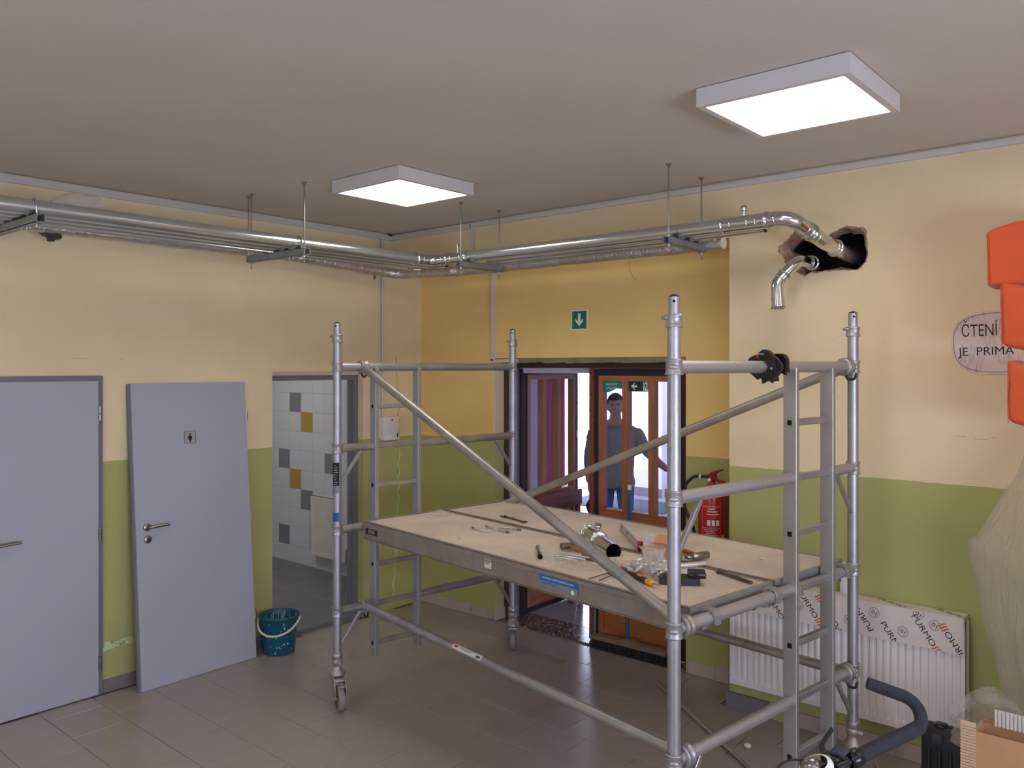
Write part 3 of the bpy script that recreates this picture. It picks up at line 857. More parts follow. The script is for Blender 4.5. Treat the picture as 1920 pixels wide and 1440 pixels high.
e = MB().tube(fillet([V((-1.78, 4.07, MZ)), P1, mid], .085, 10), MR_+.001, 28); socket(e, (-1.755, 4.07, MZ), (-1, 0, 0), MR_, .045); socket(e, mid-d1_*.015, d1_, MR_, .03)
e.build('elbow', 'galv_shine', mp)
e = MB().tube(fillet([mid, P2, P2+d2_*.14], .085, 10), MR_+.001, 28); socket(e, mid+d1_*.03, -d1_, MR_, .03); socket(e, P2+d2_*.125, d2_, MR_, .035)
e.build('elbow', 'galv_shine', mp)
MB().cyl(P2+d2_*.13, P3, MR_, 28).build('pipe', 'galv', mp)

def simple_pipe(name, label, pts, r, m='galv', rad=.06, open_dir=None, grp='thinner steel pipes hung beside the thick one'):
    t = thing(name, label, 'pipe', pts[0], 0, grp)
    q = fillet(pts, rad, 8) if len(pts) > 2 else pts
    MB().tube(q, r, 20).build('pipe', m, t)
    if open_dir is not None:
        d = (V(pts[-1])-V(pts[-2])).normalized(); e = MB().cyl(V(pts[-1])-d*.05, V(pts[-1])+d*.004, r+.003, 20, caps=False); e.ring(V(pts[-1])-d*.002, d, r+.002, .004, 20)
        e.build('socket', 'galv_shine', t)
        MB().cyl(V(pts[-1])-d*.001, V(pts[-1])+d*.0012, r-.002, 18).build('mouth', 'hole_shade', t)  # flat dark disc painted for the shade inside the pipe end
    return t
simple_pipe('steel_pipe', 'second thickest steel pipe on the left run, ending in an open elbow at the corner', [(-4.385, -1.6, 2.799), (-4.385, 4.175, 2.799), (-4.235, 4.175, 2.799)], .030, 'galv', .075, 1)
simple_pipe('steel_pipe', 'middle thin steel pipe on the left run below the washroom wall', [(-4.485, -1.6, 2.790), (-4.485, 4.02, 2.790)], .021)
t = simple_pipe('steel_pipe', 'thinnest steel pipe on the left run nearest the foil insulation', [(-4.60, -1.6, 2.783), (-4.60, 4.19, 2.783), (-4.555, 4.22, 2.783)], .012, 'galv', .03, 1)
MB().lathe([(.015, 0), (.016, .02), (.013, .03)], axis_frame((-4.60, 4.12, 2.783), (0, 1, 0)), 14).cyl((-4.60, 4.15, 2.79), (-4.60, 4.15, 2.815), .008, 10).build('fitting', 'galv_shine', t)
t = simple_pipe('steel_pipe', 'second steel pipe on the back run, open black end near the wall hole', [(-3.86, 4.215, 2.799), (-1.85, 4.215, 2.799)], .030)
MB().cyl((-1.8505, 4.215, 2.799), (-1.8485, 4.215, 2.799), .0275, 18).build('mouth', 'hole_shade', t)
simple_pipe('steel_pipe', 'thin steel pipe on the back run above the doorway nearest the beam', [(-3.86, 4.32, 2.790), (-2.20, 4.32, 2.790)], .021)
# foil wrapped pipe round the corner
ins = [V(p) for p in fillet([(-5.12, -1.6, 2.862), (-5.12, 3.5, 2.858), (-5.06, 4.42, 2.80), (-4.4, 4.44, 2.778), (-2.205, 4.44, 2.776)], .16, 8)]
dense = []
for a, b in zip(ins[:-1], ins[1:]):
    k = max(1, int((b-a).length/.05))
    for i in range(k): dense.append(a.lerp(b, i/k))
dense.append(ins[-1])
rn = random.Random(2)
t = thing('insulated_pipe', 'silver foil wrapped pipe lowest behind the shiny pipes', 'pipe', (-5.12, 2, 2.86))
MB().tube(dense, [.040+rn.uniform(-.003, .003) for _ in dense], 16).build('foil_wrap', 'foil', t)
MB().cyl((-2.2055, 4.44, 2.776), (-2.200, 4.44, 2.776), .034, 14).build('end_face', 'foam', t)
# elbow that hangs out of the hole
le = thing('pipe_elbow', 'open shiny pipe elbow hanging down out of the hole in the wall', 'pipe', (-1.83, 4.37, 2.37))
q = [V((-1.735, 4.78, 2.633)), V((-1.748, 4.41, 2.633)), V((-1.838, 4.34, 2.510)), V((-1.828, 4.335, 2.372))]
e = MB().tube(fillet(q[:2]+[q[1].lerp(q[2], .62)], .11, 12), .0325, 24); socket(e, (-1.738, 4.56, 2.633), (0, 1, 0), .0325, .05); e.build('elbow', 'galv_shine', le)
m0 = q[1].lerp(q[2], .6)
e = MB().tube(fillet([m0, q[2], q[3].lerp(q[2], .2)], .11, 12), .033, 24); socket(e, m0+(q[2]-q[1]).normalized()*.02, (q[1]-q[2]), .0325, .035)
dd = (q[3]-q[2]).normalized(); e.cyl(q[3].lerp(q[2], .42), q[3], .036, 24, caps=False); e.ring(q[3], dd, .0365, .006, 24)
e.build('elbow', 'galv_shine', le)
MB().cyl(q[3]-dd*.012, q[3]-dd*.010, .0355, 20).build('mouth', 'hole_shade', le)

# trapeze hangers
def hanger(label, p0, p1, extra=None, ub=()):
    """p0, p1: plan positions of the two threaded rods"""
    p0 = V((p0[0], p0[1], 0)); p1 = V((p1[0], p1[1], 0)); d = (p1-p0).normalized(); z = 2.748
    t = thing('pipe_hanger', label, 'hanger', (p0.x, p0.y, z), 0, 'trapeze pipe hangers')
    rods = [p0, p1]+([V((extra[0], extra[1], 0))] if extra else [])
    for r_ in rods:
        zb = z-.065 if r_ is not rods[-1] or not extra else z+.02
        rm = MB().cyl((r_.x, r_.y, zb), (r_.x, r_.y, ZC), .0048, 10)
        ro = rm.build('threaded_rod', 'galv_dull', t)
        MB().lathe([(.0, -.016), (.008, -.016), (.018, 0)], tr(r_.x, r_.y, ZC), 14).build('ceiling_anchor', 'galv_dull', ro)
        if zb < z:
            MB().cyl((r_.x, r_.y, z-.033), (r_.x, r_.y, z-.021), .010, 6).build('nut', 'galv_shine', ro); MB().cyl((r_.x, r_.y, z+.020), (r_.x, r_.y, z+.029), .009, 6).build('nut', 'galv_shine', ro)
    M = frame(p0-d*.03+V((0, 0, z)), d, (0, 0, 1)); Lc = (p1-p0).length+.055
    c = MB(); a = .0205; th = .003
    c.box(0, Lc, -a, -a+th, -a, a, M); c.box(0, Lc, -a, a, -a, -a+th, M); c.box(0, Lc, -a, a, a-th, a, M)
    c.box(0, Lc, a-th, a, -a, -a+.010, M); c.box(0, Lc, a-th, a, a-.010, a, M)
    c.build('channel', 'zinc_dark', t)
    for (c_, r_) in ub:      # U bolts over pipes; c_ distance along channel
        o = p0+d*c_; up = V((0, 0, 1)); zc = z+a+r_
        pts = [o+V((0, 0, z-.035))-d*(r_+.004)]+[o+V((0, 0, zc))+(-d*math.cos(PI*i/10)+up*math.sin(PI*i/10))*(r_+.005) for i in range(11)]+[o+V((0, 0, z-.035))+d*(r_+.004)]
        MB().tube(pts, .0045, 8).build('u_bolt', 'galv_shine', t)
    return t
hanger('pipe hanger left of the first lamp, on three rods', (-4.205, 2.937), (-4.755, 2.915), (-4.82, 2.935), [(.065, MR_), (.18, .03)])
hb = hanger('pipe bracket at the left edge, reaching out from the wall', (-4.205, 1.46), (XL-.025, 1.46), None, [(.065, MR_), (.18, .03)])
for ch in list(hb.children):
    if ch.name.startswith('threaded_rod'):
        for g_ in list(ch.children): bpy.data.objects.remove(g_)
        bpy.data.objects.remove(ch)
hanger('pipe hanger next to the pipe bend in the corner', (-3.906, 3.985), (-3.904, 4.375), None, ())
hanger('pipe hanger nearest to the hole in the wall', (-2.305, 3.985), (-2.325, 4.40), None, ())

# ================================================================ SCAFFOLD TOWER
SA, SL, SW = -.13364, 2.508, 1.414
sc = thing('scaffold_tower', 'rolling aluminium scaffold tower with ladder frames in mid room', 'scaffold', (-4.036, 3.0538, 0), SA)
RZ = [2.05, 1.558, 1.066, .575]
TR = .0254
def S(mb, name, m, parent=None): return mb.build(name, m, parent or sc, local=True)
ladders = {0: (.261, .583), 1: (.838, 1.165)}
strut_me = {}
for i in (0, 1):
    X = i*SL
    for j in (0, 1):
        Y = j*SW
        p = S(MB().cyl((X, Y, .235), (X, Y, 2.215), TR, 24), 'post', 'alu')
        sp = MB().cyl((X, Y, 2.20), (X, Y, 2.312), .0215, 22)
        S(sp, 'spigot', 'alu', p)
        S(MB().cyl((X, Y, 2.311), (X, Y, 2.3165), .0195, 18).box(X-.009, X+.009, Y-.006, Y+.006, 2.316, 2.322), 'end_plug', 'black', p)
        dv = V((.60, -.80, 0))
        S(MB().cyl(V((X, Y, 2.295))+dv*.0205, V((X, Y, 2.295))+dv*.0222, .0055, 10), 'pin_hole', 'hole_shade', p)  # dark disc in place of a shaded hole
        for z in [2.222]+RZ:
            h = .030 if z != 2.222 else .024
            c = MB().lathe([(TR+.001, -h), (.0335, -h), (.0345, -h+.004), (.0315, -h+.009), (.0305, 0), (.0315, h-.009), (.0345, h-.004), (.0335, h), (TR+.001, h)], tr(X, Y, z), 22)
            if z == 2.222:
                c.rbox((X-.022, Y-.022, z+.012), (.030, .022, .014), .004, 1)
            else:   # pressed eye of the casting
                c.ell((0, 0, 0), (.006, .019, .010), tr(X+dv.x*.030, Y+dv.y*.030, z) @ rotz(math.atan2(dv.y, dv.x)), 0, 12, 8)
            S(c, 'collar', 'alu_flat', p)
        # castor
        ca = MB()
        ca.lathe([(TR, .33), (.031, .33), (.032, .30), (.029, .297), (.029, .285)], tr(X, Y, 0), 20)
        ca.lathe([(.028, .29), (.032, .285), (.032, .262), (.027, .258), (.027, .238), (.030, .236), (.034, .222), (.046, .210), (.048, .200), (.044, .194), (.0, .194)], tr(X, Y, 0), 22)
        ca.rbox((X+.03, Y-.01, .274), (.055, .014, .022), .003, 1)
        ca.rbox((X-.018, Y+.018, .276), (.03, .03, .026), .006, 1)
        ang = {(0, 0): R(-16), (0, 1): R(138), (1, 0): R(-20), (1, 1): R(60)}[(i, j)]
        off = .055
        M = tr(X, Y, 0) @ rotz(ang)      # local x = trailing direction
        ca.rbox((off*.4, 0, .178), (.105, .066, .022), .008, 2, M)
        for s_ in (-1, 1):
            pl = [(-.026, .176), (.062, .18), (.092, .13), (.088, .075), (.066, .055), (.044, .066), (.026, .11)]
            ca.prism(pl, .005, M @ tr(0, s_*.033+.0025, 0) @ Matrix.Rotation(PI/2, 4, 'X'))
        ca.cyl((off+.012, -.040, .076), (off+.012, .040, .076), .008, 10, M=M)
        ca.rbox((.118, 0, .165), (.05, .04, .01), .004, 1, M)
        co = S(ca, 'castor', 'alu_dirty' if i == 0 or j == 1 else 'alu')
        MW = M @ tr(off+.012, 0, .076) @ Matrix.Rotation(PI/2, 4, 'X')
        S(MB().lathe([(.050, -.019), (.066, -.019), (.073, -.014), (.0755, -.005), (.0755, .005), (.073, .014), (.066, .019), (.050, .019)], MW, 26), 'wheel', 'wheel_grey', co)
        S(MB().lathe([(.012, -.012), (.03, -.010), (.050, -.015), (.050, .015), (.03, .010), (.012, .012)], MW, 22), 'hub', 'hub_yellow', co)
    l0, l1 = ladders[i]
    S(MB().cyl((X, .022, RZ[0]), (X, SW-.022, RZ[0]), TR, 24), 'rail', 'alu' if i == 0 else 'alu_ribbed')
    for z in RZ[1:]:
        S(MB().cyl((X, .022, z), (X, l0-.010, z), TR, 24), 'rail', 'alu_dirty' if i == 0 else 'alu_ribbed')
        S(MB().cyl((X, l1+.010, z), (X, SW-.022, z), TR, 24), 'rail', 'alu_dirty' if i == 0 else 'alu_ribbed')
    for y in (l0, l1):
        st = MB().rbox((X, y, (2.046+.248)/2), (.064, .026, 2.046-.248), .002, 1, smooth=False)
        so = S(st, 'ladder_stile', 'alu_flat')
        if y == l0:
            for k in range(7):
                z = 1.804-.2458*k
                if k % 2 == 0:
                    hh = MB(); q_ = .0155
                    for a, b, c_, d_ in ((-q_, q_, -q_, -q_+.004), (-q_, q_, q_-.004, q_), (-q_, -q_+.004, -q_, q_), (q_-.004, q_, -q_, q_)):
                        hh.box(X+a, X+b, y-.0155, y-.0125, z+c_, z+d_)
                    S(hh, 'rung_end', 'alu_flat', so)
                    S(MB().box(X-.0115, X+.0115, y-.0140, y-.0128, z-.0115, z+.0115), 'rung_bore', 'hole_shade', so)  # dark plate painting the shade inside the hollow rung
    for k in range(7):
        z = 1.804-.2458*k
        S(MB().rbox((X, (l0+l1)/2, z), (.030, l1-l0-.024, .030), .004, 1, smooth=False), 'rung', 'alu_dirty' if i == 0 else 'alu')
    for z in (RZ[1], RZ[3]):
        for (ya, yb) in ((.165, .018), (SW-.165, SW-.018)):
            a = V((X, ya, z-.022)); b = V((X, yb, z-.215))
            d = (b-a).normalized()
            S(MB().rbox((0, 0, (a-b).length/2), (.020, .020, (a-b).length), .003, 1, axis_frame(a, d), 0, False), 'corner_strut', 'alu')
# braces with hooked ends
def claw(mb, c, ax, w=.05):
    M = axis_frame(c, ax)
    mb.lathe([(.0265, -w/2), (.040, -w/2), (.044, -w/2+.006), (.038, -w/2+.013), (.035, 0), (.038, w/2-.013), (.044, w/2-.006), (.040, w/2), (.0265, w/2)], M, 22)
def brace(a, b, label, m='alu', lower=True):
    a, b = V(a), V(b); d = (b-a).normalized()
    t = S(MB().cyl(a+d*.03, b-d*.03, .0242, 22), 'brace', m)
    t['label'] = label
    for q_, s_ in ((a, 1), (b, -1)):
        c = MB(); claw(c, q_, (0, 1, 0), .046); c.cyl(q_+d*s_*.02, q_+d*s_*.085, .0285, 18)
        S(c, 'hook', m, t)
        S(MB().tube(fillet([q_+V((s_*.005, -.012, -.036)), q_+V((s_*.02, -.012, -.062)), q_+V((s_*.052, -.012, -.058)), q_+V((s_*.06, -.012, -.03))], .012, 3), .0065, 8), 'trigger', 'black', t)
    return t
brace((0, .178, RZ[0]), (SL, .062, RZ[2]), 'long slanting brace tube on the near side', 'alu_dirty')
brace((SL, 1.335, RZ[0]), (0, 1.30, RZ[2]), 'long slanting brace tube on the far side', 'alu_dirty')
lowb = brace((0, .19, RZ[3]), (SL, .065, RZ[3]), 'low level brace tube on the near side', 'alu')
brace((SL, 1.345, RZ[3]), (0, 1.31, RZ[3]), 'low level brace tube on the far side', 'alu_dirty')
# stickers on the tubes
def curved_label(p0, p1, r, a0, a1, m, name, parent, M=None, n=8):
    """thin label wrapped on a tube from p0 to p1 between two angles (frame of the axis)"""
    p0, p1 = V(p0), V(p1); M_ = axis_frame(p0, p1-p0); L_ = (p1-p0).length
    vs_ = []
    for h in (0, L_):
        for k in range(n+1):
            th = a0+(a1-a0)*k/n; vs_.append((r*math.cos(th), r*math.sin(th), h))
    mb = MB().add(vs_, [(k, k+1, n+2+k, n+1+k) for k in range(n)], True, 0, M_)
    return S(mb, name, m, parent)
post0 = [o for o in sc.children if o.name.startswith('post')][0]
curved_label((0, 0, 1.335), (0, 0, 1.475), .0258, R(-32), R(88), 'print_black', 'label_black', post0)
curved_label((0, 0, 1.29), (0, 0, 1.334), .0258, R(-32), R(88), 'sticker_grey', 'label_grey', post0)
curved_label((0, 0, 1.12), (0, 0, 1.175), .0258, R(-32), R(88), 'print_blue', 'label_blue', post0)
for k in range(9):
    rz = random.Random(k)
    z = 1.34+.0145*k
    curved_label((0, 0, z), (0, 0, z+rz.uniform(.004, .008)), .0260, R(-20+rz.uniform(0, 40)), R(40+rz.uniform(0, 40)), 'sticker_grey', 'label_lettering', post0, n=4)
a = V((0, .19, RZ[3])); b = V((SL, .065, RZ[3])); d = (b-a).normalized()
Mx = axis_frame((0, 0, 0), d)
def ang_of(v):
    w_ = Mx.inverted().to_3x3() @ V(v); return math.atan2(w_.y, w_.x)
ac = ang_of((0, -.62, .78))
curved_label(a+d*.985, a+d*1.235, .0247, ac-.62, ac+.62, 'sticker_white', 'warning_label', lowb)
for k in range(4):
    curved_label(a+d*1.045, a+d*(1.17-.01*k), .0249, ac-.34+.17*k, ac-.29+.17*k, 'print_grey', 'label_lettering', lowb, n=2)
curved_label(a+d*1.0, a+d*1.028, .0249, ac-.3, ac+.2, 'print_red', 'label_sign', lowb, n=3)
curved_label(a+d*1.19, a+d*1.225, .0249, ac-.1, ac+.4, 'print_grey', 'label_lettering', lowb, n=3)

# ---------------------------------------------------------------- the two platforms
ZD = 1.105
def platform(j0, j1, label):
    c = V((-4.036, 3.0538, 0)); rot = Matrix.Rotation(SA, 3, 'Z')
    t = thing('scaffold_platform', label, 'platform', c+rot @ V((SL/2, (j0+j1)/2, ZD-.11)), SA, 'scaffold platforms')
    M = tr(-SL/2, -(j0+j1)/2, -(ZD-.11))
    x0, x1 = .045, 2.462
    def P(mb, n_, m_, par=None): return mb.build(n_, m_, par or t, local=True)
    P(MB().box(x0+.012, x1-.012, j0+.022, j1-.022, ZD-.012, ZD-.001, M), 'plywood_deck', 'ply')
    for y, s_ in ((j0, 1), (j1, -1)):
        b = MB(); lo, hi = min(y, y+s_*.004), max(y, y+s_*.004)
        b.box(x0, x1, lo, hi, ZD-.105, ZD, M)
        l2, h2 = min(y, y+s_*.021), max(y, y+s_*.021)
        b.box(x0, x1, l2, h2, ZD-.006, ZD+.001, M); b.box(x0, x1, l2, h2, ZD-.108, ZD-.100, M)
        l3, h3 = min(y-s_*.004, y), max(y-s_*.004, y); b.box(x0, x1, l3, h3, ZD-.034, ZD-.028, M)
        P(b, 'side_beam', 'deck_edge')
    for x, s_ in ((x0, -1), (x1, 1)):
        b = MB(); b.box(x-.006, x+.006, j0, j1, ZD-.085, ZD-.004, M); b.box(x-.012, x+.004, j0, j1, ZD-.004, ZD+.003, M)
        P(b, 'end_beam', 'alu_flat')
        for y in (j0+.075, j1-.075):
            # hook casting over the rail
            xc = 0 if s_ < 0 else SL
            pl = [(-.048, -.055), (-.048, .012), (-.034, .034), (.0, .038), (.026, .034), (.037, .014), (.037, -.022), (.0275, -.022), (.0275, .008), (.016, .026), (-.012, .0265), (-.026, .012), (-.0275, -.055)]
            pl = [(xc+s_*a_, RZ[2]+b_) for a_, b_ in pl]
            if s_ < 0: pl = list(reversed(pl))
            h = MB().prism(pl, .034, M @ tr(0, y+.017, 0) @ Matrix.Rotation(PI/2, 4, 'X'))
            ho = P(h, 'hook', 'alu_flat')
            P(MB().cyl((xc-s_*.040, y-.0185, RZ[2]-.008), (xc-s_*.040, y-.0165, RZ[2]-.008), .007, 10, M=M), 'bolt_hole', 'hole_shade', ho)  # hole shade put in as a dark disc
    return t, M, P
tf, Mf, Pf = platform(.158, .758, 'near plywood scaffold platform with stickers on its edge')
tb, Mb_, Pb = platform(.772, 1.386, 'far plywood scaffold platform next to the doorway')
yq = .158-.0006
def edge_frame(x, z): return Mf @ frame((x, yq, z), (1, 0, 0), (0, 0, 1))
Pf(MB().box(.07, .20, yq-.0006, yq, 1.034, 1.068, Mf), 'maker_label', 'print_black')
lm = text_mb('BOSS', .030, edge_frame(.135, 1.051) @ tr(0, 0, .0012)); Pf(lm, 'maker_label_text', 'sticker_white')
Pf(MB().box(1.205, 1.258, yq-.0012, yq-.0006, 1.036, 1.080, Mf), 'white_sticker', 'sticker_white')
Pf(text_mb('RW', .027, edge_frame(1.230, 1.062) @ tr(0, 0, .0018), xs=.8), 'sticker_text', 'print_black')
Pf(MB().box(1.615, 1.862, yq-.0056, yq-.0046, 1.056, 1.0935-.012, Mf), 'load_label', 'sticker_blue')
Pf(MB().box(1.615, 1.862, yq-.0056, yq-.0046, 1.028, 1.056, Mf), 'load_label_lower', 'sticker_grey')
Pf(text_mb('MAXIMUM SAFE WORKING LOAD', .0135, edge_frame(1.735, 1.070) @ tr(0, 0, .0062)), 'load_label_text', 'print_white')
for k, (a_, b_) in enumerate(((1.637, 1.74), (1.637, 1.72), (1.70, 1.755))):
    Pf(MB().box(a_, b_, yq-.0062, yq-.0057, 1.0485-.006*k, 1.0505-.006*k, Mf), 'load_label_line', 'print_blue')
Pf(MB().cyl((1.83, yq-.0064, 1.036), (1.83, yq-.0058, 1.036), .010, 14, M=Mf), 'load_label_mark', 'print_white')

# ================================================================ THINGS ON THE PLATFORMS
SM = tr(-4.036, 3.0538, 0) @ rotz(SA)
def D(x, y, z=0.0): return SM @ V((x, y, ZD+.001+z))     # a point on the decks
def DF(x, y, ang=0.0, z=0.0): return SM @ tr(x, y, ZD+.001+z) @ rotz(ang)
def one(name, mb, m, label, cat, group=None): return tag(mb.build(name, m), label, cat, group)
def dthing(name, label, cat, x, y, group=None): return thing(name, label, cat, D(x, y), 0, group)
# open-ended wrench
M = DF(.618, .875, math.atan2(-.035, .252))
w = MB(); w.rbox((0, 0, .005), (.19, .014, .006), .002, 1, M)
for s_ in (-1, 1):
    pl = [(s_*.085, -.008), (s_*.105, -.019), (s_*.132, -.015), (s_*.128, -.006), (s_*.112, -.006), (s_*.110, .006), (s_*.126, .009), (s_*.128, .017), (s_*.103, .019), (s_*.085, .008)]
    if s_ < 0: pl = list(reversed(pl))
    w.prism(pl, .008, M)
one('wrench', w, 'steel_worn', 'dark open-ended wrench lying along the seam of the platforms', 'wrench')
# loose U bolts
def ubolt(p, ang, w_, L_, label):
    M = DF(p[0], p[1], ang, .006)
    pts = [V((L_, -w_/2, 0))]+[V((-w_/2*math.sin(PI*k/10), -w_/2*math.cos(PI*k/10), 0)) for k in range(11)]+[V((L_, w_/2, 0))]
    t = dthing('u_bolt', label, 'U-bolt', p[0], p[1], 'loose U-bolts on the platform')
    MB().tube(pts, .0052, 10, M=M).build('rod', 'galv_bright', t)
    for y in (-w_/2, w_/2):
        MB().cyl((L_-.03, y, 0), (L_, y, 0), .0058, 8, M=M).build('thread', 'steel_tool', t)
ubolt((.77, .535), R(168), .09, .10, 'left one of two shiny U-bolts lying open side to side')
ubolt((.835, .625), R(5), .095, .07, 'right one of two shiny U-bolts lying open side to side')
# anchor bolt
M = DF(1.40, .352, math.atan2(-.161, .189))
t = dthing('anchor_bolt', 'steel wall anchor bolt lying alone near the platform front edge', 'bolt', 1.40, .352)
MB().cyl((-.11, 0, .009), (.02, 0, .009), .0085, 12, M=M).cyl((-.125, 0, .009), (-.11, 0, .009), .0125, 6, M=M).build('shank', 'steel_tool', t)
MB().lathe([(.0085, 0), (.011, .02), (.011, .07), (.013, .085)], M @ tr(.02, 0, .011) @ Matrix.Rotation(PI/2, 4, 'Y'), 12).build('sleeve', 'steel_worn', t)
for (x, y, lb) in ((.564, .918, 'small pale nut beside the wrench'), (.846, .277, 'small pale nut near the front left platform edge'), (.84, .66, 'tiny nut between the two U-bolts')):
    M = DF(x, y, .4); w = MB().lathe([(.006, 0), (.011, 0), (.011, .008), (.006, .008), (.006, 0)], M, 6, False); one('hex_nut', w, 'galv_bright', lb, 'nut', 'loose nuts on the platform')
# hammer half hidden behind the brace
def hammer(x, y, ang, label, m_head, L_=.27):
    t = dthing('hammer', label, 'hammer', x, y, 'hammers on the platform')
    M = DF(x, y, ang)
    h = MB().rbox((0, 0, .022), (.030, .100, .030), .004, 1, M); h.rbox((0, .062, .022), (.028, .05, .018), .004, 1, M)
    h.build('head', m_head, t)
    MB().tube([(.0, 0, .022), (.06, 0, .019), (L_*.6, 0, .018), (L_, 0, .017)], [.010, .012, .014, .0165], 12, M=M).build('shaft', 'hammer_wood', t)
hammer(1.435, .535, R(-20), 'hammer with brown rusty head behind the slanting brace', 'steel_worn')
hammer(2.012, .858, R(165), 'hammer with pale worn head and wooden shaft by the near post', 'steel_tool')
# bundle of small U bolts / screws
for k, (x, y, a, L_) in enumerate(((1.50, .40, .1, .11), (1.53, .36, -.1, .12), (1.56, .43, .25, .10), (1.58, .385, -.05, .10))):
    M = DF(x, y, a+.35, .007+.003*k)
    w_ = .045; pts = [V((L_, -w_/2, 0))]+[V((-w_/2*math.sin(PI*q_/8), -w_/2*math.cos(PI*q_/8), 0)) for q_ in range(9)]+[V((L_, w_/2, 0))]
    tag(MB().tube(pts, .0045, 8, M=M).build('small_u_bolt', 'galv_bright'), 'small shiny U-bolt in the heap left of the pipe branch', 'U-bolt', 'heap of small U-bolts')
# thin plastic bags: crumpled film
def crumple(name, cx, cy, lx, ly, h, ang, m, label, cat, seed, zf=None, nx=26, ny=20):
    M = DF(cx, cy, ang); vs_ = []; fs_ = []
    for i in range(nx+1):
        for j in range(ny+1):
            u, v = i/nx*2-1, j/ny*2-1
            rr = 1-.12*abs(noise.noise(V((u*2+seed, v*2, 7))))
            x = u*lx*(1-.25*v*v)*rr; y = v*ly*(1-.25*u*u)*rr
            env = max(0, 1-max(abs(u), abs(v))**3)
            z = .002+h*env*(.35+.9*abs(noise.noise(V((u*3.1+seed, v*3.3, seed)))))+.35*h*abs(noise.noise(V((u*8, v*8, seed))))
            vs_.append((x, y, z))
    for i in range(nx):
        for j in range(ny):
            a = i*(ny+1)+j; fs_.append((a, a+ny+1, a+ny+2, a+1))
    return one(name, MB().add(vs_, fs_, False, 0, M), m, label, cat)
crumple('plastic_bag', 1.70, .335, .13, .085, .02, .3, 'bag_film', 'flat crumpled clear bag under the slanting brace', 'bag', 3)
crumple('plastic_scrap', .19, .61, .07, .10, .03, .2, 'bag_film', 'crumpled film scrap at the far left end of the platform', 'plastic', 5)
# pipe branch fitting
tp = dthing('pipe_branch', 'large shiny pipe branch fitting lying on the platform', 'pipe fitting', 1.54, .65)
a, b = D(1.36, .76, .045), D(1.745, .525, .045); d = (b-a).normalized()
w = MB().cyl(a+d*.02, a+d*.20, .0455, 30); w.cyl(a+d*.20, b, .0385, 30, caps=False); w.ring(a+d*.012, d, .043, .009, 28); w.ring(a+d*.20, d, .042, .008, 28); w.ring(a+d*.045, d, .045, .003, 28)
w.build('body', 'galv_shine', tp)
c = a+d*.115; up = V((.05, .12, .95)).normalized(); up = (up+d*.55).normalized()
w = MB().cyl(c, c+up*.085, .0155, 18); w.lathe([(.0155, 0), (.019, .004), (.019, .014), (.0155, .018)], axis_frame(c+up*.068, up), 18); w.build('branch', 'galv_shine', tp)
w = MB().lathe([(.0385, 0), (.0362, 0), (.0362, -.10), (.0, -.10)], axis_frame(b, d), 28, False); w.build('bore', 'hole_shade', tp)
# spirit level
a, b = D(1.285, 1.12), D(1.70, .782); dv = (b-a); L_ = dv.length
M = frame(a, dv, V((0, 0, 1)).cross(dv))
lv = thing('spirit_level', 'pale aluminium spirit level with red end cap standing on edge', 'level', a)
MB().rbox((L_/2-.01, 0, .025), (L_-.02, .022, .048), .002, 1, M, 0, False).build('body', 'level_grey', lv)
MB().rbox((L_-.012, 0, .025), (.026, .025, .051), .003, 1, M).build('end_cap', 'red_dark', lv)
MB().rbox((.004, 0, .025), (.012, .025, .051), .003, 1, M).build('end_cap', 'level_grey', lv)
for x in (.045, .21):
    MB().cyl((x, -.0118, .028), (x, -.0112, .028), .010, 14, M=M).build('vial_window', 'print_black', lv)
# cardboard box, open
M = DF(1.875, .735, R(12))
bx = dthing('cardboard_box', 'small open brown cardboard box behind the near post', 'box', 1.875, .735)
w = MB()
for a0, a1, b0, b1 in ((-.08, .08, -.055, -.052), (-.08, .08, .052, .055), (-.08, -.077, -.055, .055), (.077, .08, -.055, .055)):
    w.box(a0, a1, b0, b1, 0, .062, M)
w.box(-.08, .08, -.055, .055, 0, .003, M); w.build('body', 'carton_brown', bx)
MB().prism([(0, 0), (.15, 0), (.14, .05), (.01, .05)], .003, M @ tr(-.075, .055, .062) @ Matrix.Rotation(R(50), 4, 'X')).build('flap', 'carton_brown', bx)
MB().prism([(0, 0), (.08, 0), (.075, .05), (.005, .05)], .003, M @ tr(-.08, .05, .062) @ rotz(R(-90)) @ Matrix.Rotation(R(70), 4, 'X')).build('flap', 'sticker_white', bx)
# wedge of foam / paper
M = DF(1.82, .56, R(20)); w = MB().prism([(-.10, -.035), (.03, -.05), (.08, .03), (.0, .055)], .022, M); one('foam_wedge', w, 'foam', 'pale foam wedge left of the clip bag', 'foam')
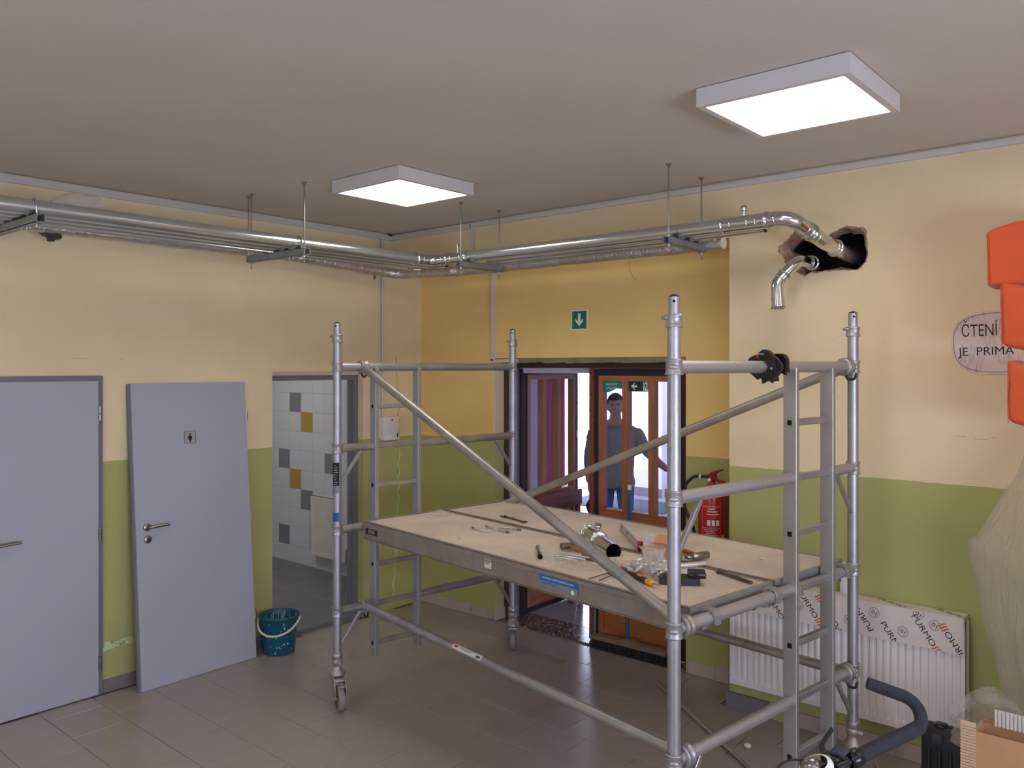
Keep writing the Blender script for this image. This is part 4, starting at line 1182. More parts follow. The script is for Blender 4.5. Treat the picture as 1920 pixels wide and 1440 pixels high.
# bag of clips
bg = dthing('bag_of_clips', 'clear bag bulging with shiny pipe clips on the platform', 'bag', 2.03, .475)
rn = random.Random(8)
for k in range(16):
    x, y = 2.03+rn.uniform(-.075, .075), .475+rn.uniform(-.06, .06)
    p = D(x, y, rn.uniform(.018, .05)); ax = V((rn.uniform(-1, 1), rn.uniform(-1, 1), rn.uniform(.3, 1.2)))
    Mq = axis_frame(p, ax); r0 = rn.uniform(.02, .028)
    MB().lathe([(r0, -.007), (r0+.002, -.007), (r0+.002, .007), (r0, .007), (r0, -.007)], Mq, 16).box(r0, r0+.018, -.004, .004, -.007, .007, Mq).build('pipe_clip', 'galv_bright', bg)
nx, ny = 30, 20; vs_ = []; fs_ = []
M = DF(2.03, .475, .2)
for i in range(nx):
    for j in range(ny+1):
        th = 2*PI*i/nx; ph = j/ny
        rr = math.sin(PI*min(1, ph*.98+.02))**.55
        nn = noise.noise(V((math.cos(th)*2, math.sin(th)*2, ph*5)))
        z = .004+.078*ph**1.1
        k = rr*(1+.22*nn) if ph < .72 else (.42+.25*nn)*(1+1.5*(ph-.72))
        if ph >= .72: z = .06+.22*(ph-.72)+.02*nn
        vs_.append((.105*k*math.cos(th), .082*k*math.sin(th), z))
for i in range(nx):
    for j in range(ny):
        a = i*(ny+1)+j; b = ((i+1) % nx)*(ny+1)+j; fs_.append((a, b, b+1, a+1))
MB().add(vs_, fs_, False, 0, M).build('film', 'clear_film', bg)
# steel tube offcut
one('tube_offcut', MB().cyl(D(2.035, .63, .012), D(2.10, .77, .012), .0115, 18), 'galv_bright', 'short shiny tube offcut right of the near post', 'tube')
# black press jaw on the deck
pj = dthing('press_jaw', 'black metal press tool jaw lying behind the near post', 'tool', 2.215, .444)
M = DF(2.215, .444, R(40))
MB().prism([(-.10, -.035), (-.06, -.045), (.07, -.04), (.075, -.012), (.02, -.01), (.02, .01), (.075, .012), (.07, .04), (-.06, .045), (-.10, .035)], .030, M).build('plates', 'black', pj)
MB().rbox((.06, -.026, .043), (.075, .03, .026), .003, 1, M).build('jaw', 'black_gloss', pj); MB().rbox((.06, .026, .043), (.075, .03, .026), .003, 1, M).build('jaw', 'black_gloss', pj)
for x in (-.07, -.02): MB().cyl((x, .02 if x > -.05 else 0, .030), (x, .02 if x > -.05 else 0, .042), .012, 14, M=M).build('bolt', 'steel_worn', pj)
# cutter knife
ck = dthing('utility_knife', 'black and orange utility knife near the platform front edge', 'knife', 2.09, .325)
a, b = D(1.985, .352, .014), D(2.135, .308, .014); d = (b-a).normalized(); M = frame(a, d, V((0, 0, 1)).cross(d))
w = MB().rbox((.07, 0, 0), (.15, .028, .022), .008, 2, M); w.build('grip', 'black_rubber', ck)
MB().rbox((.165, 0, 0), (.05, .026, .022), .009, 2, M).build('nose', 'cutter_yellow', ck)
MB().prism([(.185, -.008), (.225, -.003), (.25, .006), (.185, .008)], .0015, M).build('blade', 'steel_tool', ck)
MB().rbox((.09, .0, .011), (.03, .012, .006), .002, 1, M).build('slider', 'cutter_yellow', ck)
# screwdrivers
for (p, q_, hm, lb) in (((1.905, .18), (1.913, .30), 'print_red', 'thin screwdriver with red handle end under the brace'), ((1.955, .19), (1.95, .285), 'bucket_plastic', 'thin screwdriver with green handle end under the brace')):
    t = dthing('screwdriver', lb, 'screwdriver', p[0], p[1], 'screwdrivers on the platform')
    a, b = D(p[0], p[1], .004), D(q_[0], q_[1], .011); d = (b-a).normalized()
    MB().cyl(a, b, .0028, 8).build('shaft', 'steel_worn', t)
    MB().tube([b-d*.004, b+d*.01, b+d*.03, b+d*.09, b+d*.10], [.005, .010, .011, .012, .009], 12).build('handle', hm, t)
for (x, y, lb) in ((1.818, .45, 'upright shiny bolt nearer the pipe branch'), (1.89, .408, 'upright shiny bolt nearer the knife')):
    w = MB().cyl(D(x, y, 0), D(x, y, .008), .0105, 6).cyl(D(x, y, .008), D(x, y, .032), .006, 10); one('bolt', w, 'galv_bright', lb, 'bolt', 'bolts standing on the platform')
# threaded rod in the seam
tr_ = dthing('long_bolt', 'long steel bolt with hexagon head lying along the platform seam', 'bolt', 2.30, .68)
a, b = D(2.225, .705, .009), D(2.43, .645, .009); d = (b-a).normalized()
MB().cyl(a, b, .008, 12).build('shank', 'steel_worn', tr_); MB().cyl(a-d*.012, a, .0135, 6).build('head', 'steel_tool', tr_)
rn = random.Random(21)
for k, (x, y) in enumerate(((2.20, .62), (1.99, .22), (1.55, .25), (.95, .9), (1.1, .5), (2.2, 1.1), (1.7, 1.25))):
    w = MB().ell(D(x, y, .003), (.010, .008, .004), None, 0, 7, 4); tag(w.build('plaster_crumb', 'foam'), 'pale plaster crumb lying on the plywood decks', 'debris', 'plaster crumbs on the decks')
# press ring hanging on the top rail
c = SM @ V((SL, .655, 2.047)); ay = (SM.to_3x3() @ V((0, 1, 0))).normalized(); ax_ = (SM.to_3x3() @ V((1, 0, 0))).normalized()
pr = thing('press_ring', 'black jointed pressing ring clasped round the top scaffold rail', 'tool', c+V((0, 0, -.08)))
for k, (dy, tw, sc_) in enumerate(((-.045, .25, 1.0), (-.022, .05, 1.04), (.035, -.25, .98), (.058, -.32, .95))):
    M = frame(c+ay*dy, ax_*-1, (0, 0, 1)) @ rotz(tw*2.2)       # local z = +ay or -ay
    outl = []
    for i in range(26):
        th = PI*(-.33)+2*PI*.83*i/25
        rr = .068*sc_*(1+.10*math.cos(th*4+.6))
        outl.append((rr*math.cos(th), rr*math.sin(th)))
    for i in range(26):
        th = PI*(-.33)+2*PI*.83*(25-i)/25
        outl.append((.0285*math.cos(th), .0285*math.sin(th)))
    n_ = 26; vs_ = [(x, y, z) for z in (-.009, .009) for x, y in outl]
    fs_ = []
    for i in range(n_-1):
        j = 2*n_-1-i
        fs_ += [(i, i+1, j-1, j), (52+j, 52+j-1, 52+i+1, 52+i)]
    fs_ += [(i, (i+1) % 52, 52+(i+1) % 52, 52+i) for i in range(52)]
    seg = MB().add(vs_, fs_, False, 0, M).build('ring_segment', 'black' if k % 2 else 'black_gloss', pr)
    for th in (.4, 1.7, 3.0, 4.0):
        MB().cyl((.050*math.cos(th), .050*math.sin(th), -.012), (.050*math.cos(th), .050*math.sin(th), .012), .008, 12, M=M).build('pin', 'black_gloss', seg)
M = frame(c-ay*.056, ax_, (0, 0, 1))
MB().cyl((-.022, .046, 0), (-.022, .046, .001), .008, 14, M=M).build('red_dot', 'print_red', pr)
MB().cyl((.046, -.004, 0), (.046, -.004, .001), .006, 14, M=M).build('white_dot', 'sticker_grey', pr)
MB().box(-.02, .012, .054, .061, 0, .001, M).build('name_plate', 'sticker_grey', pr)

# ================================================================ LEFT WALL THINGS
# door leaf leaning on the wall
ld = thing('door_leaf', 'unhung grey washroom door leaning against the wall beside the bucket', 'door', (-5.14, 2.785, 0))
o = V((-5.135, 2.365, .002)); ydir = V((-.018, .84, 0)).normalized(); upd = V((-.150, 0, 1.93)).normalized()
Ml = frame(o, ydir, upd)      # x along width, y up the leaf, z = out of the wall
n_ = (Ml.to_3x3() @ V((0, 0, 1)))
zs = 1 if n_.x > 0 else -1
H_ = 1.945; W_ = .835
MB().box(.014, W_, 0, H_, -.012*zs, .0, Ml).build('face', 'door_grey', ld)
MB().box(.0, W_-.014, .0, H_, -.040*zs, -.012*zs, Ml).build('core', 'door_edge', ld)
def lp(x, y, z): return Ml @ V((x, y, z*zs))
door_handle(lp(.085, 1.022, 0), ydir+V((0, 0, .03)), n_*zs, ld)
for h in (.30, 1.0, 1.70):
    MB().cyl(lp(W_+.008, h-.03, -.004), lp(W_+.008, h+.03, -.004), .008, 10).cyl(lp(W_-.01, h, -.006), lp(W_+.008, h, -.006), .005, 8).build('hinge_pin', 'brushed', ld)
MB().box(-.001, .0, .93, 1.06, -.032*zs, -.018*zs, Ml).box(-.008, 0, 1.0, 1.02, -.030*zs, -.02*zs, Ml).build('latch_plate', 'brushed', ld)
MB().box(.36, .445, 1.535, 1.622, 0, .0015*zs, Ml).build('sign_plate', 'sign_silver', ld)
Ms = frame(lp(.4025, 1.5785, .0022), ydir, upd)
w = MB(); w.prism([(-.010, .006), (.010, .006), (.013, -.018), (-.013, -.018)], .0004, Ms).prism([(-.0055, -.018), (.0055, -.018), (.004, -.036), (-.004, -.036)], .0004, Ms)
w.prism([(-.011, .012), (.011, .012), (.010, .004), (-.010, .004)], .0004, Ms).cyl((0, .022, 0), (0, .022, .0004), .0065, 14, M=Ms)
w.prism([(-.011, .012), (-.008, .006), (-.013, -.010), (-.016, -.009)], .0004, Ms).prism([(.011, .012), (.016, -.009), (.013, -.010), (.008, .006)], .0004, Ms)
w.build('woman_symbol', 'print_black', ld)
w = MB()
for a0, a1, b0, b1 in ((-.042, .042, -.043, -.039), (-.042, .042, .039, .043), (-.042, -.038, -.043, .043), (.038, .042, -.043, .043)): w.box(a0, a1, b0, b1, -.0004, .0006, Ms)
w.build('sign_border', 'door_edge', ld)
# bucket
bk = thing('bucket', 'teal plastic bucket with plaster splashes and white handle', 'bucket', (-5.135, 3.375, 0))
Mk = tr(-5.135, 3.375, 0)
MB().lathe([(0, .004), (.098, .004), (.104, 0), (.108, .004), (.118, .12), (.134, .255), (.144, .258), (.146, .268), (.142, .274), (.136, .274), (.131, .262), (.115, .12), (.104, .014), (0, .012)], Mk, 40).build('body', 'bucket_plastic', bk)
hp = []
ch_ = V((-.80, .10, 0)).normalized(); fr_ = V((.62, -.78, 0)); side = V((.72, .70, 0))
for k in range(21):
    th = PI*k/20
    out = math.sin(th)
    hp.append(V((-5.135, 3.375, .252))+side*(-.146*math.cos(th))+fr_*(.155*out*.93)+V((0, 0, -.10*out)))
MB().tube(hp, .0075, 10).build('handle', 'handle_white', bk)
rn = random.Random(4); w = MB()
for k in range(70):
    th = rn.uniform(-2.4, .7); z = rn.choice([rn.uniform(.02, .09), rn.uniform(.13, .24), rn.uniform(.13, .24)])
    if -1.0 < th < -.25 or rn.random() < .3:
        r0 = .1085+(z/.255)*.0258+.0006; s_ = rn.uniform(.002, .006)
        M = Mk @ rotz(th) @ tr(r0, 0, z) @ Matrix.Rotation(PI/2, 4, 'Y')
        w.add([(s_*2.2*math.cos(a*1.05)*rn.uniform(.5, 1.2), s_*math.sin(a*1.05)*rn.uniform(.4, 1.3), 0) for a in range(6)], [tuple(range(6))], False, 0, M)
for k in range(46):   # drips inside on the far wall
    th = rn.uniform(0.8, 4.2); z = rn.uniform(.19, .262); L_ = rn.uniform(.01, .05)
    r1 = .115+(z-.12)*.113-.0012; r2 = .115+(z-L_-.12)*.113-.0012
    M = Mk @ rotz(th)
    w.add([(r1, -.003, z), (r1, .003, z), (r2, .002, z-L_), (r2, -.001, z-L_)], [(0, 1, 2, 3)], False, 0, M)
w.build('plaster_splashes', 'splash', bk)['kind'] = 'stuff'
# white key box on the wall
kb = thing('key_box', 'white wall box with round lock in the corner behind the scaffold', 'box', (XL, 4.543, 1.44))
MB().rbox((XL+.03, 4.543, 1.535), (.06, .155, .195), .004, 2).build('body', 'white_plain', kb)
MB().cyl((XL+.06, 4.545, 1.605), (XL+.065, 4.545, 1.605), .009, 14).build('lock', 'brushed', kb)
MB().prism([(0, 0), (.014, .006), (.017, .035), (.008, .04), (.002, .02)], .0008, frame((XL+.0605, 4.595, 1.455), (0, 1, 0), (0, 0, 1))).build('black_mark', 'print_black', kb)
# cracks and filler on the left wall
def crack(pts, w0, m, name, parent, nrm):
    pts = [V(p) for p in pts]; nv = V(nrm); mb = MB(); rn = random.Random(len(pts))
    vs_ = []
    for i, p in enumerate(pts):
        d = (pts[min(i+1, len(pts)-1)]-pts[max(i-1, 0)]).normalized(); s_ = d.cross(nv).normalized()
        ww_ = w0*rn.uniform(.4, 1.3)*(.25 if i in (0, len(pts)-1) else 1)
        vs_ += [p-s_*ww_+nv*.0006, p+s_*ww_+nv*.0006, p+nv*.0022]
    fs_ = []
    for i in range(len(pts)-1):
        a = i*3; b = a+3
        fs_ += [(a, a+2, b+2, b), (a+2, a+1, b+1, b+2)]
    return mb.add(vs_, fs_, True).build(name, m, parent)
rn = random.Random(31)
def zig(y0, y1, z0, z1, n, amp): return [(XL, y0+(y1-y0)*i/n+rn.uniform(-amp, amp), z0+(z1-z0)*i/n) for i in range(n+1)]
crack(zig(4.645, 4.675, 2.15, 1.47, 22, .010), .0022, 'crack_line', 'crack', wall_left, (1, 0, 0))
crack(zig(4.672, 4.655, 1.46, .62, 26, .012), .011, 'filler_pale', 'filled_crack', wall_left, (1, 0, 0))
crack(zig(4.66, 4.60, .62, .10, 18, .014), .015, 'filler_pale', 'filled_crack', wall_left, (1, 0, 0))
crack(zig(4.668, 4.648, 1.40, .70, 20, .012), .0018, 'crack_line', 'crack', wall_left, (1, 0, 0))
w = MB()
for k in range(9):
    w.ell((XL, 2.31+rn.uniform(-.09, .12), .285+rn.uniform(-.02, .02)), (.002, rn.uniform(.03, .06), rn.uniform(.010, .02)), None, 0, 9, 5)
w.build('filler_patch', 'filler_pale', wall_left)
MB().prism([(-.02, .03), (.0, -.03), (.012, -.012), (.022, -.02), (.015, .01), (.035, .015), (.03, .03)], .003, frame((XL+.0005, 4.40, 2.80), (0, 1, 0), (0, 0, 1))).build('broken_plaster', 'plaster_raw', wall_left)
for (y, z, a) in ((2.03, 2.10, .06), (2.10, 2.10, .03), (2.32, 2.10, .03), (2.86, 2.0, .006)):
    MB().box(XL, XL+.0006, y, y+a, z, z+.0025).build('scuff', 'scuff', wall_left)
crack([(-3.165, YN, 2.80), (-3.168, YN, 2.74), (-3.14, YN, 2.69), (-3.09, YN, 2.645)], .0022, 'crack_line', 'crack', wall_niche, (0, -1, 0))
for (x, z, a) in ((-1.02, 1.70, .05), (-.93, 1.69, .06), (-.86, 1.70, .03), (-1.55, 2.42, .004), (-1.60, 2.18, .006), (-1.36, 2.20, .004)):
    MB().box(x, x+a, YB-.0006, YB, z, z+.0025).build('scuff', 'scuff', wall_right)
# black bracket and clear wrapping up on the left run
one('black_bracket', MB().prism([(-.06, .02), (-.03, -.004), (-.008, -.008), (-.004, -.03), (.02, -.034), (.024, -.018), (.05, -.02), (.062, -.005), (.055, .012), (.0, .012)], .05, frame((-5.16, 1.84, 2.812), (0, 1, 0), (0, 0, 1))), 'black', 'black plastic bracket under the foil pipe at the left', 'bracket')
w = MB(); vs_ = []; fs_ = []
for i in range(15):
    for j in range(16):
        t_ = i/14; th = 2*PI*j/16
        r0 = .062*math.sin(PI*min(1, (t_*.86+.02)))**.6*(1+.18*noise.noise(V((math.cos(th)*2, math.sin(th)*2, t_*4))))
        vs_.append((-4.50+r0*math.cos(th), 1.62+.25*t_, 2.885+.025*t_+r0*math.sin(th)))
for i in range(14):
    for j in range(16): fs_.append((i*16+j, i*16+(j+1) % 16, (i+1)*16+(j+1) % 16, (i+1)*16+j))
one('plastic_wrap', w.add(vs_, fs_, False), 'clear_film', 'crumpled clear wrapping resting on top of the left pipes', 'plastic')

# ================================================================ WASHROOM THINGS
def radiator(name, label, x0, x1, yf, yw, z0, z1, pitch, depth=.007):
    """panel radiator on a y = const wall, front at yf (smaller y), wall at yw"""
    t = thing(name, label, 'radiator', ((x0+x1)/2, yw, z0))
    prof = [(x0, 0), (x0+.018, 0)]; x = x0+.018
    n_ = int((x1-x0-.036)/pitch)
    p = (x1-x0-.036)/n_
    for k in range(n_):
        prof += [(x+p*.18, 0), (x+p*.34, 1), (x+p*.66, 1), (x+p*.82, 0)]; x += p
    prof += [(x1-.018, 0), (x1, 0)]
    zz = [(z0, 0), (z0+.028, 0), (z0+.050, 1), (z1-.050, 1), (z1-.028, 0), (z1, 0)]
    vs_ = [(px, yf+depth*a*b, z) for (z, b) in zz for (px, a) in prof]; m_ = len(prof); fs_ = []
    for i in range(len(zz)-1):
        for j in range(m_-1): fs_.append((i*m_+j, i*m_+j+1, (i+1)*m_+j+1, (i+1)*m_+j))
    w = MB().add(vs_, fs_); w.build('front_panel', 'radiator_white', t)
    w = MB().box(x0, x1, yf+.012, yf+.016, z0, z1).box(x0, x0+.004, yf, yw-.025, z0, z1).box(x1-.004, x1, yf, yw-.025, z0, z1)
    w.build('side_cover', 'radiator_white', t)
    w = MB(); w.box(x0, x1, yf, yf+.008, z1-.006, z1); w.box(x0, x1, yw-.033, yw-.025, z0, z1)
    k = int((x1-x0)/.03)
    for i in range(k):
        xa = x0+.01+i*(x1-x0-.02)/k; w.box(xa, xa+.008, yf+.008, yw-.033, z1-.006, z1-.002)
    w.build('top_grille', 'radiator_white', t)
    w = MB()
    for xb in (x0+(x1-x0)*.15, x0+(x1-x0)*.85): w.box(xb-.02, xb+.02, yw-.025, yw, z0+.08, z1-.06)
    w.build('bracket', 'galv_dull', t)
    return t
radiator('radiator', 'small white radiator on the washroom tiles seen through the opening', -6.915, -6.35, 4.90, 4.962, .17, .768, .0333)
lampw = thing('washroom_fill_lamp', 'added round fill lamp on the washroom ceiling, out of view above the opening', 'lamp', (-7.0, 3.7, 2.6))  # unseen lamp added to brighten the washroom
MB().lathe([(.0, 2.64), (.18, 2.64), (.19, 2.66), (.19, 2.70)], tr(-7.0, 3.7, 0), 28).build('housing', 'white_plain', lampw)
mat('wc_fill_glow', (255, 250, 246), .6, emit=(255, 250, 246), estr=60)  # glow of the added washroom lamp
MB().lathe([(.0, 2.622), (.12, 2.626), (.165, 2.64)], tr(-7.0, 3.7, 0), 28).build('diffuser', 'wc_fill_glow', lampw)

# ================================================================ BACK WALL THINGS
radiator('radiator', 'wide white radiator under the printed cardboard on the back wall', -2.20, -.947, 4.50, 4.597, .187, .795, .0355, .008)
cv = thing('cardboard_cover', 'printed white cardboard sleeve folded over the top of the wide radiator', 'cardboard', (-1.58, 4.54, .63))
fx0, fx1, fz0, fz1, fy = -2.198, -.955, .634, .812, 4.486
w = MB().box(fx0, fx1, fy, fy+.004, fz0, fz1).box(fx0, fx1, fy, 4.592, fz1, fz1+.004).box(fx0, fx1, 4.588, 4.592, fz0+.05, fz1)
w.build('sleeve', 'carton', cv)
MB().box(fx1-.02, fx1+.0005, fy+.004, 4.588, fz1-.04, fz1).build('end_fold', 'carton_inside', cv)
def clipped(mb, M, x0, x1, y0, y1):
    """clip flat lettering (in plane of M) to a rectangle of the plane"""
    bm = bmesh.new(); Mi = M.inverted()
    vv = [bm.verts.new(Mi @ p) for p in mb.v]
    for f in mb.f:
        try: bm.faces.new([vv[i] for i in f])
        except ValueError: pass
    for co_, no_ in (((x0, 0, 0), (-1, 0, 0)), ((x1, 0, 0), (1, 0, 0)), ((0, y0, 0), (0, -1, 0)), ((0, y1, 0), (0, 1, 0))):
        bmesh.ops.bisect_plane(bm, geom=bm.verts[:]+bm.edges[:]+bm.faces[:], plane_co=co_, plane_no=no_, clear_outer=True)
    bm.verts.index_update(); out = MB()
    out.add([M @ v.co for v in bm.verts], [[v.index for v in f.verts] for f in bm.faces]); bm.free()
    return out
def flames(M, s_):
    w = MB()
    for k in range(3):
        x = (k-1)*.014*s_
        w.prism([(x-.004*s_, -.018*s_), (x+.002*s_, -.018*s_), (x+.006*s_, -.004*s_), (x+.003*s_, .006*s_), (x+.008*s_, .018*s_), (x+.002*s_, .018*s_), (x-.003*s_, .006*s_), (x+.0*s_, -.004*s_)], .0002, M)
    return w
FF = frame((0, fy-.0006, 0), (1, 0, 0), (0, 0, 1))      # plane of the sleeve front: x, z of the room
def cover_print(mb, nm, m):
    q_ = clipped(mb, FF, fx0+.002, fx1-.002, fz0+.001, fz1-.001)
    if q_.v: q_.build(nm, m, cv)
dn, upa = R(-55), R(125)
for (x, z, a, sx_) in ((-1.135, .722, dn, 1), (-1.435, .735, upa, 1), (-1.285, .655, dn, 1), (-.985, .668, upa, 1), (-1.60, .70, upa, 1), (-1.725, .745, dn, 1), (-1.915, .70, dn, 1), (-2.08, .72, upa, 1)):
    M = FF @ tr(x, z, 0) @ rotz(a)
    cover_print(text_mb('PURMO', .05, M, fit=(.165, .030)), 'printed_name', 'print_black')
    cover_print(flames(M @ tr(.105, 0, .0002), 1.0), 'printed_flames', 'print_orange')
for (x, z) in ((-1.775, .725), (-1.375, .765), (-1.235, .695), (-1.085, .758), (-1.505, .70), (-2.0, .75), (-1.16, .80)):
    M = FF @ tr(x, z, .0003)
    w = MB().lathe([(.0245, 0), (.0265, 0)], M, 28, False).lathe([(.0205, 0), (.0213, 0)], M, 28, False)
    cover_print(w, 'printed_ring', 'print_grey'); cover_print(text_mb('10', .03, M @ rotz(R(150)), fit=(.026, .020)), 'printed_number', 'print_black')
FT = frame((0, 0, fz1+.0046), (1, 0, 0), (0, 1, 0))
for (x, y, a) in ((-1.30, 4.545, dn), (-1.62, 4.55, upa), (-1.02, 4.54, dn), (-1.85, 4.54, dn)):
    M = FT @ tr(x, y, 0) @ rotz(a*.5)
    q_ = clipped(text_mb('PURMO', .05, M, fit=(.165, .030)), FT, fx0, fx1, fy+.002, 4.59)
    if q_.v: q_.build('printed_name', 'print_black', cv)
one('pipe_cover', MB().rbox((-1.552, 4.583, .90), (.055, .032, .17), .003, 1), 'white_plain', 'white upright strip on the green wall above the radiator', 'cover')
# fire extinguisher
ex = thing('fire_extinguisher', 'red fire extinguisher hung on the wall beside the doorway', 'fire extinguisher', (-2.475, 4.82, .80))
cx, cy = -2.475, 4.825; Me = tr(cx, cy, 0)
MB().lathe([(0, .805), (.07, .805), (.082, .815), (.0865, .83), (.0865, 1.215), (.082, 1.245), (.066, 1.272), (.040, 1.288), (.026, 1.293), (.024, 1.312), (.0, 1.312)], Me, 36).build('cylinder', 'red_paint', ex)
MB().cyl((cx, cy, 1.305), (cx, cy, 1.345), .017, 16).box(cx-.02, cx+.03, cy-.012, cy+.012, 1.335, 1.36).build('valve', 'red_dark', ex)
MB().cyl((cx-.008, cy-.017, 1.326), (cx-.010, cy-.024, 1.326), .012, 16).build('gauge', 'print_white', ex)
w = MB(); dl = V((.92, -.38, 0)).normalized(); o_ = V((cx-.015, cy, 1.352))
Mh = frame(o_, dl, (0, 0, 1))
w.prism([(0, -.004), (.13, -.022), (.142, -.034), (.136, -.040), (.11, -.034), (.0, -.020)], .018, Mh @ tr(0, 0, -.009))
w.prism([(-.01, .0), (.02, .022), (.10, .048), (.118, .052), (.118, .044), (.06, .020), (.03, -.002)], .018, Mh @ tr(0, 0, -.009))
w.build('levers', 'red_dark', ex)
hz = fillet([(cx-.02, cy-.01, 1.342), (cx-.10, cy-.04, 1.348), (cx-.165, cy-.05, 1.29), (cx-.165, cy-.06, 1.14), (cx-.10, cy-.06, 1.01), (cx-.088, cy-.035, .90)], .07, 6)
MB().tube(hz, .0105, 12).build('hose', 'black_rubber', ex)
MB().cyl((cx-.075, cy-.031, 1.346), (cx-.062, cy-.027, 1.345), .0125, 12).build('hose_clip', 'sticker_white', ex)
MB().lathe([(.012, 0), (.015, .02), (.013, .08)], axis_frame((cx-.09, cy-.04, .95), (0.05, .08, -1)), 14).build('nozzle', 'black', ex)
def wrap(mb_pts, r, th0, z0): pass
def lab(th0, th1, z0, z1, m, nm, dr=.0004, n=10):
    r0 = .0865+dr; vs_ = []
    for z in (z0, z1):
        for k in range(n+1):
            th = th0+(th1-th0)*k/n; vs_.append((cx+r0*math.cos(th), cy+r0*math.sin(th), z))
    MB().add(vs_, [(k, k+1, n+2+k, n+1+k) for k in range(n)], True).build(nm, m, ex)
fa = math.atan2(-.887, .46)         # direction from the extinguisher to the room
for z in (1.165, 1.03, .905): lab(fa-.75, fa+.62, z, z+.0015, 'print_white', 'label_line', .0006)
lab(fa+.615, fa+.625, .88, 1.2, 'print_white', 'label_line', .0006, 2); lab(fa-.755, fa-.745, .88, 1.2, 'print_white', 'label_line', .0006, 2)
for k, (a0, a1) in enumerate(((-.3, .2), (-.35, .4), (-.4, .5))): lab(fa+a0, fa+a1, 1.148-.017*k, 1.153-.017*k, 'print_white', 'label_text', .0006)
for k in range(3): lab(fa-.35+.32*k, fa-.12+.32*k, 1.045, 1.08, 'print_white', 'label_pictogram', .0006, 4)
for k in range(9): lab(fa-.65+.1*(k % 3), fa+.45-.15*((k*2) % 3), 1.018-.011*k, 1.0205-.011*k, 'print_white', 'label_text', .0006)
lab(fa+.28, fa+.55, .893, .905, 'print_white', 'label_logo', .0006, 4)
lab(fa+.70, fa+1.05, .945, .985, 'yellow_label', 'inspection_label', .0008, 5); lab(fa+.70, fa+1.05, .895, .945, 'sticker_white', 'inspection_label', .0008, 5)
MB().box(cx-.03, cx+.03, cy+.086, YN, 1.18, 1.24).build('wall_bracket', 'black', ex)
# green arrow sign
es = thing('exit_sign', 'green and white down arrow sign on the yellow wall', 'sign', (-3.601, YN, 2.325))
MB().box(-3.674, -3.528, YN-.004, YN, 2.325, 2.472).build('border', 'print_white', es)
MB().box(-3.667, -3.535, YN-.0046, YN-.004, 2.332, 2.465).build('field', 'green_sign', es)
M = frame((-3.601, YN-.0048, 2.398), (1, 0, 0), (0, 0, 1))
MB().prism([(-.011, .048), (.011, .048), (.011, -.012), (.034, .012), (.034, -.010), (.0, -.045), (-.034, -.010), (-.034, .012), (-.011, -.012)], .0005, M).build('arrow', 'print_white', es)
# signs stuck on the right door leaf
MP = MR @ tr(0, 0, .0085)
s1 = MB().prism([(.088, 1.945), (.278, 1.945), (.278, 1.888), (.24, 1.890), (.225, 1.892), (.165, 1.866), (.145, 1.863), (.088, 1.864)], .0006, MP).build('escape_sign', 'teal_sign', leafR)
text_mb('ÚNIKOVÝ', .03, MP @ tr(.178, 1.924, .0012), fit=(.098, .020)).build('escape_text', 'print_white', leafR)
q_ = text_mb('VÝCHOD', .03, MP @ tr(.178, 1.893, .0012), fit=(.098, .020))
bm = bmesh.new(); Mi = MP.inverted(); vv = [bm.verts.new(Mi @ p) for p in q_.v]
for f in q_.f:
    try: bm.faces.new([vv[i] for i in f])
    except ValueError: pass
bmesh.ops.bisect_plane(bm, geom=bm.verts[:]+bm.edges[:]+bm.faces[:], plane_co=(.195, 1.880, 0), plane_no=(.40, -.92, 0), clear_outer=True)
bm.verts.index_update(); q2 = MB().add([MP @ v.co for v in bm.verts], [[v.index for v in f.verts] for f in bm.faces]); bm.free()
if q2.v: q2.build('escape_text', 'print_white', leafR)
MB().box(.312, .50, 1.872, 1.945, 0, .0006, MP).build('exit_plate', 'dark_green_sign', leafR)
M = MP @ tr(.372, 1.909, .0009)
w = MB().prism([(-.026, 0), (.002, .024), (.010, .024), (-.005, .007), (.026, .007), (.026, -.007), (-.005, -.007), (.010, -.024), (.002, -.024)], .0003, M); w.build('exit_arrow', 'print_white', leafR)
M = MP @ tr(.465, 1.909, .0009)
MB().prism([(-.017, -.032), (-.017, .032), (.020, .032), (.020, -.012), (.026, -.032)], .0003, M).build('exit_doorway', 'print_white', leafR)
M = M @ tr(0, 0, .0004)
w = MB().cyl((-.005, .025, 0), (-.005, .025, .0003), .005, 12, M=M)
w.prism([(-.004, .018), (.006, .016), (.009, 0), (.003, -.004), (-.004, .004)], .0003, M).prism([(.004, .0), (.010, .0), (.016, -.012), (.024, -.012), (.024, -.016), (.013, -.016)], .0003, M)
w.prism([(.0, .0), (.004, -.004), (-.002, -.016), (-.008, -.028), (-.011, -.027), (-.006, -.014)], .0003, M).prism([(-.004, .017), (-.012, .006), (-.020, .006), (-.020, .010), (-.012, .011)], .0003, M).prism([(.005, .016), (.014, .014), (.017, .004), (.014, .003), (.011, .010)], .0003, M)
w.build('running_figure', 'dark_green_sign', leafR)
